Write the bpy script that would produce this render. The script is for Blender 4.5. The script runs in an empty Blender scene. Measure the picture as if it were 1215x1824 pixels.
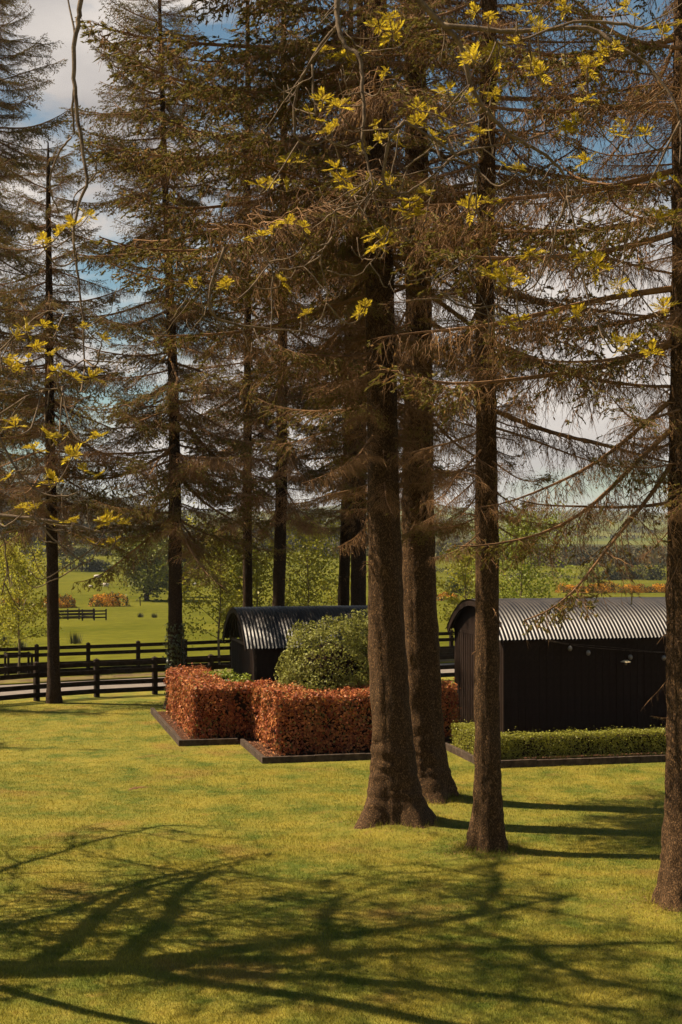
import bpy, math, random
import numpy as np
from math import sin, cos, pi, radians, atan2, sqrt, exp
from mathutils import Vector, Matrix, Euler

# ------------------------------------------------------------------ camera, sky, sun, exposure
SC = bpy.context.scene
COL = SC.collection
F, HZ, CX, HC = 2700.0, 940.0, 607.5, 5.5          # focal length and horizon in photo pixels, eye height in metres
cam = bpy.data.cameras.new('camera')
cam.sensor_fit = 'VERTICAL'; cam.sensor_height = 36.0; cam.lens = F / 1824.0 * 36.0
cam.shift_y = (HZ - 912.0) / 1824.0
cam.clip_start = 0.1; cam.clip_end = 30000
cam_o = bpy.data.objects.new('camera', cam); COL.objects.link(cam_o)
cam_o.location = (0, 0, HC); cam_o.rotation_euler = (pi / 2, 0, 0)
SC.camera = cam_o

SUN_EL = radians(51)
SUN_DIR = Vector((0.982, -0.19, 0)).normalized()      # the way the light travels over the ground
to_sun = Vector((-SUN_DIR.x * cos(SUN_EL), -SUN_DIR.y * cos(SUN_EL), sin(SUN_EL)))

W = bpy.data.worlds.new('World'); SC.world = W; W.use_nodes = True
nt = W.node_tree; nt.nodes.clear()
def N(t, **k):
    n = nt.nodes.new(t)
    for a, b in k.items(): setattr(n, a, b)
    return n
out = N('ShaderNodeOutputWorld'); bg = N('ShaderNodeBackground')
sky = N('ShaderNodeTexSky', sky_type='NISHITA', sun_disc=False)
sky.sun_elevation = SUN_EL; sky.sun_rotation = atan2(to_sun.x, to_sun.y)
sky.altitude = 100; sky.air_density = 1.0; sky.dust_density = 0.5; sky.ozone_density = 1.0
tint = N('ShaderNodeMix', data_type='RGBA', blend_type='MULTIPLY'); tint.inputs[0].default_value = 1
tint.inputs[7].default_value = (0.66, 0.79, 0.74, 1)
nt.links.new(sky.outputs[0], tint.inputs[6])
tc = N('ShaderNodeTexCoord'); mp = N('ShaderNodeMapping')
mp.inputs['Scale'].default_value = (1, 1, 2.0); mp.inputs['Location'].default_value = (2.315, 1.8666, 0.6927)
nz = N('ShaderNodeTexNoise'); nz.inputs['Scale'].default_value = 3.1; nz.inputs['Detail'].default_value = 9; nz.inputs['Roughness'].default_value = 0.55
cr = N('ShaderNodeValToRGB'); cr.color_ramp.elements[0].position = 0.545; cr.color_ramp.elements[1].position = 0.61
cm = N('ShaderNodeMix', data_type='RGBA'); cm.inputs[7].default_value = (9.5, 8.5, 7.8, 1)
nt.links.new(tc.outputs['Generated'], mp.inputs[0]); nt.links.new(mp.outputs[0], nz.inputs[0])
sx = N('ShaderNodeSeparateXYZ'); nt.links.new(tc.outputs['Generated'], sx.inputs[0])
low = N('ShaderNodeMapRange'); low.inputs[1].default_value = 0.0; low.inputs[2].default_value = 0.42; low.inputs[3].default_value = 0.20; low.inputs[4].default_value = -0.06
nt.links.new(sx.outputs[2], low.inputs[0])                   # more cloud towards the horizon, all the way round
ad = N('ShaderNodeMath', operation='ADD'); nt.links.new(nz.outputs[0], ad.inputs[0]); nt.links.new(low.outputs[0], ad.inputs[1])
nt.links.new(ad.outputs[0], cr.inputs[0])
nz2 = N('ShaderNodeTexNoise'); nz2.inputs['Scale'].default_value = 5.5; nz2.inputs['Detail'].default_value = 5; nt.links.new(mp.outputs[0], nz2.inputs[0])
cc = N('ShaderNodeValToRGB'); cc.color_ramp.elements[0].position = 0.35; cc.color_ramp.elements[1].position = 0.62
cc.color_ramp.elements[0].color = (4.0, 3.75, 3.7, 1); cc.color_ramp.elements[1].color = (7.6, 6.9, 6.3, 1)
nt.links.new(nz2.outputs[0], cc.inputs[0]); nt.links.new(cc.outputs[0], cm.inputs[7]); nt.links.new(cr.outputs[0], cm.inputs[0])
nt.links.new(tint.outputs[2], cm.inputs[6]); nt.links.new(cm.outputs[2], bg.inputs[0])
bg.inputs[1].default_value = 0.05
nt.links.new(bg.outputs[0], out.inputs[0])

sun = bpy.data.lights.new('sun', 'SUN'); sun.energy = 5.0; sun.angle = radians(0.53); sun.color = (1.0, 0.84, 0.62)
sun_o = bpy.data.objects.new('sun', sun); COL.objects.link(sun_o)
sun_o.rotation_euler = (-to_sun).to_track_quat('-Z', 'Y').to_euler(); sun_o.location = (-30, 20, 40)

SC.view_settings.view_transform = 'Standard'; SC.view_settings.look = 'None'
SC.view_settings.exposure = 1.1; SC.view_settings.gamma = 1.0
SC.render.engine = 'CYCLES'
SC.cycles.max_bounces = 4; SC.cycles.diffuse_bounces = 2; SC.cycles.transparent_max_bounces = 6
SC.cycles.volume_bounces = 0; SC.cycles.sample_clamp_indirect = 4.0

# ------------------------------------------------------------------ helpers
def P(px, py, Y):                                   # photo pixel at depth Y
    return Vector(((px - CX) * Y / F, Y, HC - (py - HZ) * Y / F))
def G(px, py):                                      # photo pixel on the flat lawn
    Y = F * HC / (py - HZ); return Vector(((px - CX) * Y / F, Y, 0))

MATS = {}
def mat(name, col, rough=0.8, col2=None, scale=5.0, bump=0.0, bscale=30.0, trans=0.0, spec=0.3, rnd=0.0, stretch=None, detail=6, lo=0.35, hi=0.65, metal=0.0, tcol=None):
    if name in MATS: return MATS[name]
    m = bpy.data.materials.new(name); m.use_nodes = True
    t = m.node_tree; t.nodes.clear(); L = t.links.new
    def n(ty, **k):
        x = t.nodes.new(ty)
        for a, b in k.items(): setattr(x, a, b)
        return x
    o = n('ShaderNodeOutputMaterial'); b = n('ShaderNodeBsdfPrincipled')
    b.inputs['Roughness'].default_value = rough; b.inputs['Specular IOR Level'].default_value = spec; b.inputs['Metallic'].default_value = metal
    b.inputs['Base Color'].default_value = (*col, 1)
    tcn = n('ShaderNodeTexCoord'); mpn = n('ShaderNodeMapping')
    if stretch: mpn.inputs['Scale'].default_value = stretch
    L(tcn.outputs['Object'], mpn.inputs[0])
    src = None
    if col2 is not None:
        z = n('ShaderNodeTexNoise'); z.inputs['Scale'].default_value = scale; z.inputs['Detail'].default_value = detail; z.inputs['Roughness'].default_value = 0.6
        r = n('ShaderNodeValToRGB'); r.color_ramp.elements[0].position = lo; r.color_ramp.elements[1].position = hi
        r.color_ramp.elements[0].color = (*col, 1); r.color_ramp.elements[1].color = (*col2, 1)
        L(mpn.outputs[0], z.inputs[0]); L(z.outputs[0], r.inputs[0]); src = r.outputs[0]
    if rnd > 0:
        g = n('ShaderNodeNewGeometry'); h = n('ShaderNodeHueSaturation')
        ma = n('ShaderNodeMapRange'); ma.inputs[3].default_value = 1 - rnd; ma.inputs[4].default_value = 1 + rnd
        L(g.outputs['Random Per Island'], ma.inputs[0]); L(ma.outputs[0], h.inputs['Value'])
        mb = n('ShaderNodeMath', operation='MULTIPLY_ADD'); mb.inputs[1].default_value = 0.05 * rnd; mb.inputs[2].default_value = 0.5 - 0.025 * rnd
        L(g.outputs['Random Per Island'], mb.inputs[0]); L(mb.outputs[0], h.inputs['Hue'])
        if src: L(src, h.inputs['Color'])
        else: h.inputs['Color'].default_value = (*col, 1)
        src = h.outputs[0]
    if src: L(src, b.inputs['Base Color'])
    if bump > 0:
        z2 = n('ShaderNodeTexNoise'); z2.inputs['Scale'].default_value = bscale; z2.inputs['Detail'].default_value = 8; z2.inputs['Roughness'].default_value = 0.65
        bn = n('ShaderNodeBump'); bn.inputs['Strength'].default_value = bump; bn.inputs['Distance'].default_value = 0.02
        L(mpn.outputs[0], z2.inputs[0]); L(z2.outputs[0], bn.inputs['Height']); L(bn.outputs[0], b.inputs['Normal'])
    if trans > 0:
        tr = n('ShaderNodeBsdfTranslucent'); mx = n('ShaderNodeMixShader'); mx.inputs[0].default_value = trans
        if src: L(src, tr.inputs[0])
        else: tr.inputs[0].default_value = (*(tcol or col), 1)
        L(b.outputs[0], mx.inputs[1]); L(tr.outputs[0], mx.inputs[2]); L(mx.outputs[0], o.inputs[0])
    else:
        L(b.outputs[0], o.inputs[0])
    MATS[name] = m; return m

def mesh_np(name, v, f, mats, smooth=False, midx=None):
    me = bpy.data.meshes.new(name)
    v = np.asarray(v, np.float32); f = np.asarray(f, np.int32)
    k = f.shape[1]
    me.vertices.add(len(v)); me.vertices.foreach_set('co', v.ravel())
    me.loops.add(f.size); me.loops.foreach_set('vertex_index', f.ravel())
    me.polygons.add(len(f)); me.polygons.foreach_set('loop_start', np.arange(0, f.size, k, dtype=np.int32))
    for m in (mats if isinstance(mats, (list, tuple)) else [mats]): me.materials.append(m)
    if midx is not None: me.polygons.foreach_set('material_index', np.asarray(midx, np.int32))
    if smooth: me.polygons.foreach_set('use_smooth', np.ones(len(f), bool))
    me.update(calc_edges=True); me.validate()
    return me

class MB:
    def __init__(s): s.v = []; s.f = []; s.m = []
    def add(s, vs, fs, mi=0):
        b = len(s.v); s.v += [tuple(p) for p in vs]; s.f += [tuple(i + b for i in q) for q in fs]; s.m += [mi] * len(fs)
    def box(s, x0, x1, y0, y1, z0, z1, mi=0, M=None):
        vs = [Vector((x, y, z)) for z in (z0, z1) for y in (y0, y1) for x in (x0, x1)]
        if M: vs = [M @ p for p in vs]
        s.add(vs, [(0, 2, 3, 1), (4, 5, 7, 6), (0, 1, 5, 4), (2, 6, 7, 3), (0, 4, 6, 2), (1, 3, 7, 5)], mi)
    def tube(s, pts, rad, n=6, mi=0, cap=True):
        k = len(pts); b = len(s.v)
        pts = [Vector(p) for p in pts]
        for i in range(k):
            t = pts[min(i + 1, k - 1)] - pts[max(i - 1, 0)]
            if t.length < 1e-9: t = Vector((0, 0, 1))
            t.normalize()
            ref = Vector((0, 0, 1)) if abs(t.z) < 0.9 else Vector((1, 0, 0))
            u = t.cross(ref).normalized(); w = t.cross(u)
            r = rad[i] if hasattr(rad, '__len__') else rad
            for j in range(n):
                a = 2 * pi * j / n
                s.v.append(tuple(pts[i] + u * (cos(a) * r) + w * (sin(a) * r)))
        for i in range(k - 1):
            for j in range(n):
                j2 = (j + 1) % n
                s.f.append((b + i * n + j, b + i * n + j2, b + (i + 1) * n + j2, b + (i + 1) * n + j)); s.m.append(mi)
        if cap and n > 3:
            s.f.append(tuple(b + j for j in range(n))[::-1]); s.m.append(mi)
            s.f.append(tuple(b + (k - 1) * n + j for j in range(n))); s.m.append(mi)
    def mesh(s, name, mats, smooth=False):
        me = bpy.data.meshes.new(name); me.from_pydata(s.v, [], s.f)
        for m in (mats if isinstance(mats, (list, tuple)) else [mats]): me.materials.append(m)
        if any(s.m): me.polygons.foreach_set('material_index', np.array(s.m, np.int32))
        if smooth: me.polygons.foreach_set('use_smooth', np.ones(len(s.f), bool))
        me.update(); return me
    def build(s, name, mats, parent=None, smooth=False, **k):
        return obj(name, s.mesh(name, mats, smooth), parent, **k)

def obj(name, me, parent=None, loc=None, rot=None, scale=None, label=None, cat=None, group=None, kind=None):
    o = bpy.data.objects.new(name, me); COL.objects.link(o)
    if parent is not None: o.parent = parent
    if loc is not None: o.location = loc
    if rot is not None: o.rotation_euler = rot
    if scale is not None: o.scale = scale if hasattr(scale, '__len__') else (scale,) * 3
    if label: o['label'] = label
    if cat: o['category'] = cat
    if group: o['group'] = group
    if kind: o['kind'] = kind
    return o
def thing(name, label, cat, loc=(0, 0, 0), rotz=0, group=None):
    o = obj(name, None, None, loc, (0, 0, rotz), None, label, cat, group); o.empty_display_size = 0.3
    return o

def smooth_path(pts, m):                            # Catmull-Rom through the points, m steps per span
    pts = [Vector(p) for p in pts]; res = []
    for i in range(len(pts) - 1):
        p0 = pts[max(i - 1, 0)]; p1 = pts[i]; p2 = pts[i + 1]; p3 = pts[min(i + 2, len(pts) - 1)]
        for k in range(m):
            t = k / m
            res.append(0.5 * ((2 * p1) + (p2 - p0) * t + (2 * p0 - 5 * p1 + 4 * p2 - p3) * t * t + (3 * p1 - p0 - 3 * p2 + p3) * t ** 3))
    res.append(pts[-1]); return res

def leaf_quads(c, size, rng, nrm=None, bias=0.0, asp=0.5):
    """rhombus leaves at centres c (n,3); nrm biases the way they face"""
    n = len(c)
    nn = rng.normal(size=(n, 3))
    if nrm is not None: nn = nn * (1 - bias) + nrm * bias * 1.6
    nn /= np.linalg.norm(nn, axis=1, keepdims=True) + 1e-9
    u = np.cross(nn, rng.normal(size=(n, 3))); u /= np.linalg.norm(u, axis=1, keepdims=True) + 1e-9
    w = np.cross(nn, u)
    s = (size * rng.uniform(0.6, 1.25, n))[:, None]
    v = np.stack([c - u * s * .5, c + w * s * asp * .5 + nn * s * .08, c + u * s * .5, c - w * s * asp * .5 + nn * s * .08], 1).reshape(-1, 3)
    f = np.arange(4 * n).reshape(-1, 4)
    return v, f

# ------------------------------------------------------------------ materials
def bark_material(name, crack, lo, hi, sc=1.0):
    m = bpy.data.materials.new(name); m.use_nodes = True; t = m.node_tree; L = t.links.new
    b = t.nodes['Principled BSDF']; b.inputs['Roughness'].default_value = 0.92; b.inputs['Specular IOR Level'].default_value = 0.1
    tcn = t.nodes.new('ShaderNodeTexCoord'); mp = t.nodes.new('ShaderNodeMapping'); mp.inputs['Scale'].default_value = (1, 1, .55); L(tcn.outputs['Object'], mp.inputs[0])
    z = t.nodes.new('ShaderNodeTexNoise'); z.inputs['Scale'].default_value = 9 * sc; z.inputs['Detail'].default_value = 6; L(mp.outputs[0], z.inputs[0])
    dm = t.nodes.new('ShaderNodeMix'); dm.data_type = 'RGBA'; dm.blend_type = 'LINEAR_LIGHT'; dm.inputs[0].default_value = .12; L(mp.outputs[0], dm.inputs[6]); L(z.outputs['Color'], dm.inputs[7])
    v = t.nodes.new('ShaderNodeTexVoronoi'); v.feature = 'DISTANCE_TO_EDGE'; v.inputs['Scale'].default_value = 30 * sc; L(dm.outputs[2], v.inputs['Vector'])
    v2 = t.nodes.new('ShaderNodeTexVoronoi'); v2.inputs['Scale'].default_value = 30 * sc; L(dm.outputs[2], v2.inputs['Vector'])
    e = t.nodes.new('ShaderNodeMapRange'); e.inputs[1].default_value = 0.0; e.inputs[2].default_value = .26; L(v.outputs['Distance'], e.inputs[0])
    sc_ = t.nodes.new('ShaderNodeSeparateColor'); L(v2.outputs['Color'], sc_.inputs[0])
    z2 = t.nodes.new('ShaderNodeTexNoise'); z2.inputs['Scale'].default_value = 70 * sc; z2.inputs['Detail'].default_value = 5; L(mp.outputs[0], z2.inputs[0])
    av = t.nodes.new('ShaderNodeMath'); av.operation = 'MULTIPLY_ADD'; av.inputs[1].default_value = .45; L(sc_.outputs[0], av.inputs[0])
    hb = t.nodes.new('ShaderNodeMath'); hb.operation = 'MULTIPLY'; hb.inputs[1].default_value = .6; L(z2.outputs[0], hb.inputs[0]); L(hb.outputs[0], av.inputs[2])
    c1 = t.nodes.new('ShaderNodeMix'); c1.data_type = 'RGBA'; L(av.outputs[0], c1.inputs[0]); c1.inputs[6].default_value = (*lo, 1); c1.inputs[7].default_value = (*hi, 1)
    c2 = t.nodes.new('ShaderNodeMix'); c2.data_type = 'RGBA'; L(e.outputs[0], c2.inputs[0]); c2.inputs[6].default_value = (*crack, 1); L(c1.outputs[2], c2.inputs[7])
    L(c2.outputs[2], b.inputs['Base Color'])
    ha = t.nodes.new('ShaderNodeMath'); ha.operation = 'MULTIPLY_ADD'; ha.inputs[1].default_value = .5; L(z2.outputs[0], ha.inputs[0]); L(e.outputs[0], ha.inputs[2])
    bn = t.nodes.new('ShaderNodeBump'); bn.inputs['Strength'].default_value = .45; bn.inputs['Distance'].default_value = .012; L(ha.outputs[0], bn.inputs['Height']); L(bn.outputs[0], b.inputs['Normal'])
    return m
M_bark = bark_material('spruce_bark', (0.018, 0.010, 0.005), (0.030, 0.016, 0.008), (0.20, 0.112, 0.050))
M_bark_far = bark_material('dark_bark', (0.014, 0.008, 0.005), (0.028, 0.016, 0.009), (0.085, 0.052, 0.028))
M_twig = mat('dead_twig', (0.29, 0.160, 0.074), 0.85, (0.11, 0.058, 0.027), 1.6, spec=0.15)
M_needle = mat('needle', (0.155, 0.125, 0.026), 0.7, rnd=0.5, trans=0.35, spec=0.2)
M_needle_b = mat('brown_needle', (0.26, 0.145, 0.05), 0.8, rnd=0.4, trans=0.3, spec=0.15)
M_ashbark = mat('ash_bark', (0.070, 0.045, 0.027), 0.85, (0.19, 0.132, 0.082), 9, 0.6, 34, spec=0.2)
M_ashleaf = mat('young_ash_leaf', (0.47, 0.34, 0.025), 0.55, rnd=0.45, trans=0.45, spec=0.25)
M_beech = mat('copper_beech_leaf', (0.25, 0.055, 0.018), 0.55, (0.42, 0.15, 0.052), 2.6, rnd=0.55, trans=0.15, spec=0.2)
M_beech_b = mat('greening_beech_leaf', (0.19, 0.13, 0.035), 0.55, rnd=0.5, trans=0.2, spec=0.2)
M_hcore = mat('hedge_core', (0.022, 0.013, 0.008), 0.95, spec=0.05)  # near-black fill for the added cores, keeps hedge and shrub insides dark
M_box = mat('box_leaf', (0.22, 0.21, 0.025), 0.5, rnd=0.3, trans=0.3, spec=0.3)
M_shrub = mat('shrub_leaf', (0.205, 0.20, 0.038), 0.55, rnd=0.4, trans=0.3, spec=0.2)
M_lime = mat('lime_leaf', (0.24, 0.27, 0.03), 0.5, rnd=0.25, trans=0.35)
M_sap = mat('sapling_leaf', (0.33, 0.30, 0.032), 0.5, rnd=0.4, trans=0.45)
M_field_leaf = mat('field_tree_leaf', (0.16, 0.165, 0.024), 0.6, rnd=0.45, trans=0.3)
M_dark_leaf = mat('dark_leaf', (0.055, 0.052, 0.016), 0.7, rnd=0.4, trans=0.15)
M_wood_leaf = mat('wood_leaf', (0.058, 0.042, 0.015), 0.8, (0.095, 0.08, 0.022), .02, rnd=0.45, trans=0.15)
M_gorse = mat('gorse_flower', (0.62, 0.27, 0.012), 0.7, rnd=0.35, trans=0.2)
M_gorse_g = mat('gorse_green', (0.055, 0.05, 0.014), 0.8, rnd=0.3)
M_ivy = mat('ivy_leaf', (0.05, 0.06, 0.016), 0.35, rnd=0.4, spec=0.5)
M_paint = mat('black_brown_paint', (0.015, 0.0085, 0.0055), 0.7, (0.023, 0.013, 0.009), 7, 0.2, 40, spec=0.1)
M_fence = mat('fence_stain', (0.012, 0.007, 0.005), 0.75, (0.032, 0.019, 0.012), 5, 0.4, 25, spec=0.12, stretch=(1, 1, 1))
M_timber = mat('weathered_timber', (0.030, 0.019, 0.013), 0.8, (0.085, 0.058, 0.039), 8, 0.5, 30, spec=0.2)
M_roof = mat('black_roof_steel', (0.018, 0.015, 0.015), 0.40, (0.042, 0.034, 0.029), 2.2, 0.12, 14, spec=0.28, detail=10)
M_mulch = mat('mulch', (0.03, 0.014, 0.008), 0.95, (0.10, 0.042, 0.02), 22, 1.0, 40, spec=0.1)
M_road = mat('asphalt', (0.15, 0.125, 0.105), 0.9, (0.20, 0.165, 0.14), 2.5, 0.4, 60, spec=0.2)
M_earth = mat('earth_verge', (0.09, 0.055, 0.03), 0.95, (0.16, 0.13, 0.04), 1.2, 0.5, 20, spec=0.1)
M_glass = mat('bulb_glass', (0.14, 0.12, 0.10), 0.12, spec=0.8)
M_lampm = mat('lamp_enamel', (0.55, 0.43, 0.25), 0.4)
M_wool = mat('wool', (0.62, 0.54, 0.45), 0.95, bump=0.4, bscale=20)
M_sheepface = mat('sheep_face', (0.35, 0.3, 0.25), 0.9)
M_rush = mat('rush', (0.06, 0.06, 0.02), 0.8, rnd=0.3)

def lawn_material(name, gain, blade):
    m = bpy.data.materials.new(name); m.use_nodes = True; t = m.node_tree; L = t.links.new
    b = t.nodes['Principled BSDF']; b.inputs['Roughness'].default_value = 0.85; b.inputs['Specular IOR Level'].default_value = 0.12
    tcn = t.nodes.new('ShaderNodeTexCoord')
    def noise(sc, lo, hi, st=None):
        z = t.nodes.new('ShaderNodeTexNoise'); z.inputs['Scale'].default_value = sc; z.inputs['Detail'].default_value = 7; z.inputs['Roughness'].default_value = .62
        r = t.nodes.new('ShaderNodeMapRange'); r.inputs[1].default_value = lo; r.inputs[2].default_value = hi
        L(tcn.outputs['Object'], z.inputs[0]); L(z.outputs[0], r.inputs[0]); return r.outputs[0]
    def mix(f, a, bb, k=1.0):
        x = t.nodes.new('ShaderNodeMix'); x.data_type = 'RGBA'
        if k != 1.0:
            q = t.nodes.new('ShaderNodeMath'); q.operation = 'MULTIPLY'; q.inputs[1].default_value = k; L(f, q.inputs[0]); f = q.outputs[0]
        L(f, x.inputs[0])
        for i, c in ((6, a), (7, bb)):
            if isinstance(c, tuple): x.inputs[i].default_value = (*[v * gain for v in c], 1)
            else: L(c, x.inputs[i])
        return x.outputs[2]
    c = mix(noise(0.8, .38, .62), (0.075, 0.092, 0.011), (0.188, 0.152, 0.020))
    c = mix(noise(3.0, .50, .68), c, (0.22, 0.175, 0.030), .75)
    c = mix(noise(5.5, .55, .72), c, (0.062, 0.076, 0.009), .7)
    c = mix(noise(0.36, .57, .66), c, (0.19, 0.105, 0.028), .55)
    c = mix(noise(1.6, .62, .72), c, (0.19, 0.105, 0.03), .5)
    w = t.nodes.new('ShaderNodeTexWave'); w.inputs['Scale'].default_value = .33; w.inputs['Distortion'].default_value = 1.2; w.inputs['Detail Scale'].default_value = .4
    mp = t.nodes.new('ShaderNodeMapping'); mp.inputs['Rotation'].default_value = (0, 0, radians(-24)); L(tcn.outputs['Object'], mp.inputs[0]); L(mp.outputs[0], w.inputs[0])
    c = mix(w.outputs['Fac'], c, (0.21, 0.185, 0.03), .16)
    if blade:
        g = t.nodes.new('ShaderNodeNewGeometry'); h = t.nodes.new('ShaderNodeHueSaturation')
        r = t.nodes.new('ShaderNodeMapRange'); r.inputs[3].default_value = .5; r.inputs[4].default_value = 1.6; L(g.outputs['Random Per Island'], r.inputs[0]); L(r.outputs[0], h.inputs['Value']); L(c, h.inputs['Color']); c = h.outputs[0]
        tr = t.nodes.new('ShaderNodeBsdfTranslucent'); mx = t.nodes.new('ShaderNodeMixShader'); mx.inputs[0].default_value = .3
        L(c, tr.inputs[0]); L(b.outputs[0], mx.inputs[1]); L(tr.outputs[0], mx.inputs[2]); L(mx.outputs[0], t.nodes['Material Output'].inputs[0])
    else:
        z = t.nodes.new('ShaderNodeTexNoise'); z.inputs['Scale'].default_value = 45; z.inputs['Detail'].default_value = 6
        bn = t.nodes.new('ShaderNodeBump'); bn.inputs['Strength'].default_value = .8; bn.inputs['Distance'].default_value = .04
        L(tcn.outputs['Object'], z.inputs[0]); L(z.outputs[0], bn.inputs['Height']); L(bn.outputs[0], b.inputs['Normal'])
    L(c, b.inputs['Base Color'])
    return m
M_lawn = lawn_material('lawn', 1.15, False); M_grass = lawn_material('grass_blade', 1.5, True)

def field_material():
    m = bpy.data.materials.new('field'); m.use_nodes = True; t = m.node_tree; L = t.links.new
    b = t.nodes['Principled BSDF']; b.inputs['Roughness'].default_value = 1.0; b.inputs['Specular IOR Level'].default_value = 0.0
    tcn = t.nodes.new('ShaderNodeTexCoord'); sep = t.nodes.new('ShaderNodeSeparateXYZ'); L(tcn.outputs['Object'], sep.inputs[0])
    z = t.nodes.new('ShaderNodeTexNoise'); z.inputs['Scale'].default_value = .05; z.inputs['Detail'].default_value = 10; z.inputs['Roughness'].default_value = .7
    L(tcn.outputs['Object'], z.inputs[0])
    r = t.nodes.new('ShaderNodeValToRGB'); r.color_ramp.elements[0].position = .35; r.color_ramp.elements[1].position = .68
    r.color_ramp.elements[0].color = (0.068, 0.073, 0.009, 1); r.color_ramp.elements[1].color = (0.122, 0.114, 0.016, 1)
    L(z.outputs[0], r.inputs[0])
    z3 = t.nodes.new('ShaderNodeTexNoise'); z3.inputs['Scale'].default_value = .9; z3.inputs['Detail'].default_value = 6
    L(tcn.outputs['Object'], z3.inputs[0])
    mr = t.nodes.new('ShaderNodeMapRange'); mr.inputs[1].default_value = .3; mr.inputs[2].default_value = .75; mr.inputs[3].default_value = .75; mr.inputs[4].default_value = 1.25
    L(z3.outputs[0], mr.inputs[0])
    mu = t.nodes.new('ShaderNodeMix'); mu.data_type = 'RGBA'; mu.blend_type = 'MULTIPLY'; mu.inputs[0].default_value = 1
    L(r.outputs[0], mu.inputs[6]); L(mr.outputs[0], mu.inputs[7])
    v = t.nodes.new('ShaderNodeTexVoronoi'); v.inputs['Scale'].default_value = .0045
    L(tcn.outputs['Object'], v.inputs['Vector'])
    r2 = t.nodes.new('ShaderNodeValToRGB'); e = r2.color_ramp.elements
    e[0].color = (0.07, 0.085, 0.02, 1); e[1].color = (0.16, 0.17, 0.04, 1); e.new(.5).color = (0.12, 0.115, 0.03, 1); e.new(.75).color = (0.05, 0.05, 0.018, 1)
    sc = t.nodes.new('ShaderNodeSeparateColor'); L(v.outputs['Color'], sc.inputs[0]); L(sc.outputs[0], r2.inputs[0])
    fm = t.nodes.new('ShaderNodeMapRange'); fm.inputs[1].default_value = 700; fm.inputs[2].default_value = 900; L(sep.outputs[1], fm.inputs[0])
    mx = t.nodes.new('ShaderNodeMix'); mx.data_type = 'RGBA'; L(fm.outputs[0], mx.inputs[0]); L(mu.outputs[2], mx.inputs[6]); L(r2.outputs[0], mx.inputs[7])
    L(mx.outputs[2], b.inputs['Base Color'])
    return m
M_field = field_material()

# ------------------------------------------------------------------ terrain
RN = Vector((-0.47, 0.8827, 0)).normalized(); RD = Vector((RN.y, -RN.x, 0)); RP = Vector((-7.93, 49.25, 0))
def sdist(x, y): return (x - RP.x) * RN.x + (y - RP.y) * RN.y
TS = [-400, 6.2, 11, 150, 380, 640, 1000, 1600, 3200, 6200, 9000]
TZ = [0, 0, -.35, -6.6, -7.4, -4.8, -7, -7, 22, 80, 95]
def sstep(a, b, x): t = np.clip((x - a) / (b - a), 0, 1); return t * t * (3 - 2 * t)
def terr(x, y):
    x = np.asarray(x, float); y = np.asarray(y, float)
    s = (x - RP.x) * RN.x + (y - RP.y) * RN.y
    ss = np.where(s > 200, y, s)
    z = np.interp(ss, TS, TZ)
    a = x / np.maximum(y, 1)
    z = z + 34 * sstep(560, 1150, y) * sstep(-.07, -.2, a) * (1 - .6 * sstep(1500, 3000, y))
    z = z + 18 * sstep(2500, 6000, y) * np.sin(a * 17 + 1.0) + 9 * sstep(2500, 6000, y) * np.sin(a * 41 + .3)
    z = z - 12 * sstep(200, 700, y) * sstep(.02, .14, a) * (1 - sstep(900, 1800, y)) * .4
    return z
def tz(x, y): return float(terr(x, y))

def bump_lawn(x, y):
    z = 0.03 * np.sin(x * .7 + 1) * np.sin(y * .45) + 0.015 * np.sin(x * 1.9) * np.sin(y * 1.3 + 2)
    for cx, cy, r, a in MOUNDS:
        z = z + a * np.exp(-(((x - cx) ** 2 + (y - cy) ** 2) / (r * r)))
    return z * sstep(12, 15, y) * (1 - sstep(33, 35, y))
TR = dict(A=G(705, 1468), B=G(760, 1428), C=G(872, 1518), D=G(1224, 1616))
MOUNDS = [(TR['A'].x, TR['A'].y, 1.1, .13), (TR['B'].x, TR['B'].y, 1.1, .12), (TR['C'].x, TR['C'].y, .7, .08), (TR['D'].x, TR['D'].y, .9, .1)]

def grid_mesh(name, xs2, ys, zf, m):
    ny, nx = xs2.shape
    Y = np.repeat(np.array(ys)[:, None], nx, 1)
    Z = zf(xs2, Y)
    v = np.stack([xs2, Y, Z], -1).reshape(-1, 3)
    i = np.arange(nx * ny).reshape(ny, nx)
    f = np.stack([i[:-1, :-1], i[:-1, 1:], i[1:, 1:], i[1:, :-1]], -1).reshape(-1, 4)
    return mesh_np(name, v, f, m, True)

ys = np.concatenate([[-400, -200, -80, -30], np.arange(-10, 80, 2.5), np.geomspace(80, 9000, 130)])
aa = np.linspace(-1, 1, 121)
xs2 = aa[None, :] * (np.abs(ys)[:, None] * .55 + 70)
obj('ground', grid_mesh('ground', xs2, ys, lambda x, y: terr(x, y) - .05 - .12 * (1 - sstep(6, 12, sdist(x, y))), M_field), kind='structure')

# lawn: bounded by the near fence
yl = np.linspace(-12, 1, 140); uu = np.linspace(-45, 45, 181)
S_lawn = np.concatenate([np.linspace(-75, -45, 12), np.linspace(-44, .45, 150)])
lv = []
for s in S_lawn:
    for u in uu:
        p = RP + RN * s + RD * u; lv.append((p.x, p.y))
lv = np.array(lv); lz = bump_lawn(lv[:, 0], lv[:, 1])
i = np.arange(len(lv)).reshape(len(S_lawn), len(uu))
lf = np.stack([i[:-1, :-1], i[:-1, 1:], i[1:, 1:], i[1:, :-1]], -1).reshape(-1, 4)
obj('lawn', mesh_np('lawn', np.c_[lv, lz], lf, M_lawn, True), kind='structure')

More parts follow.
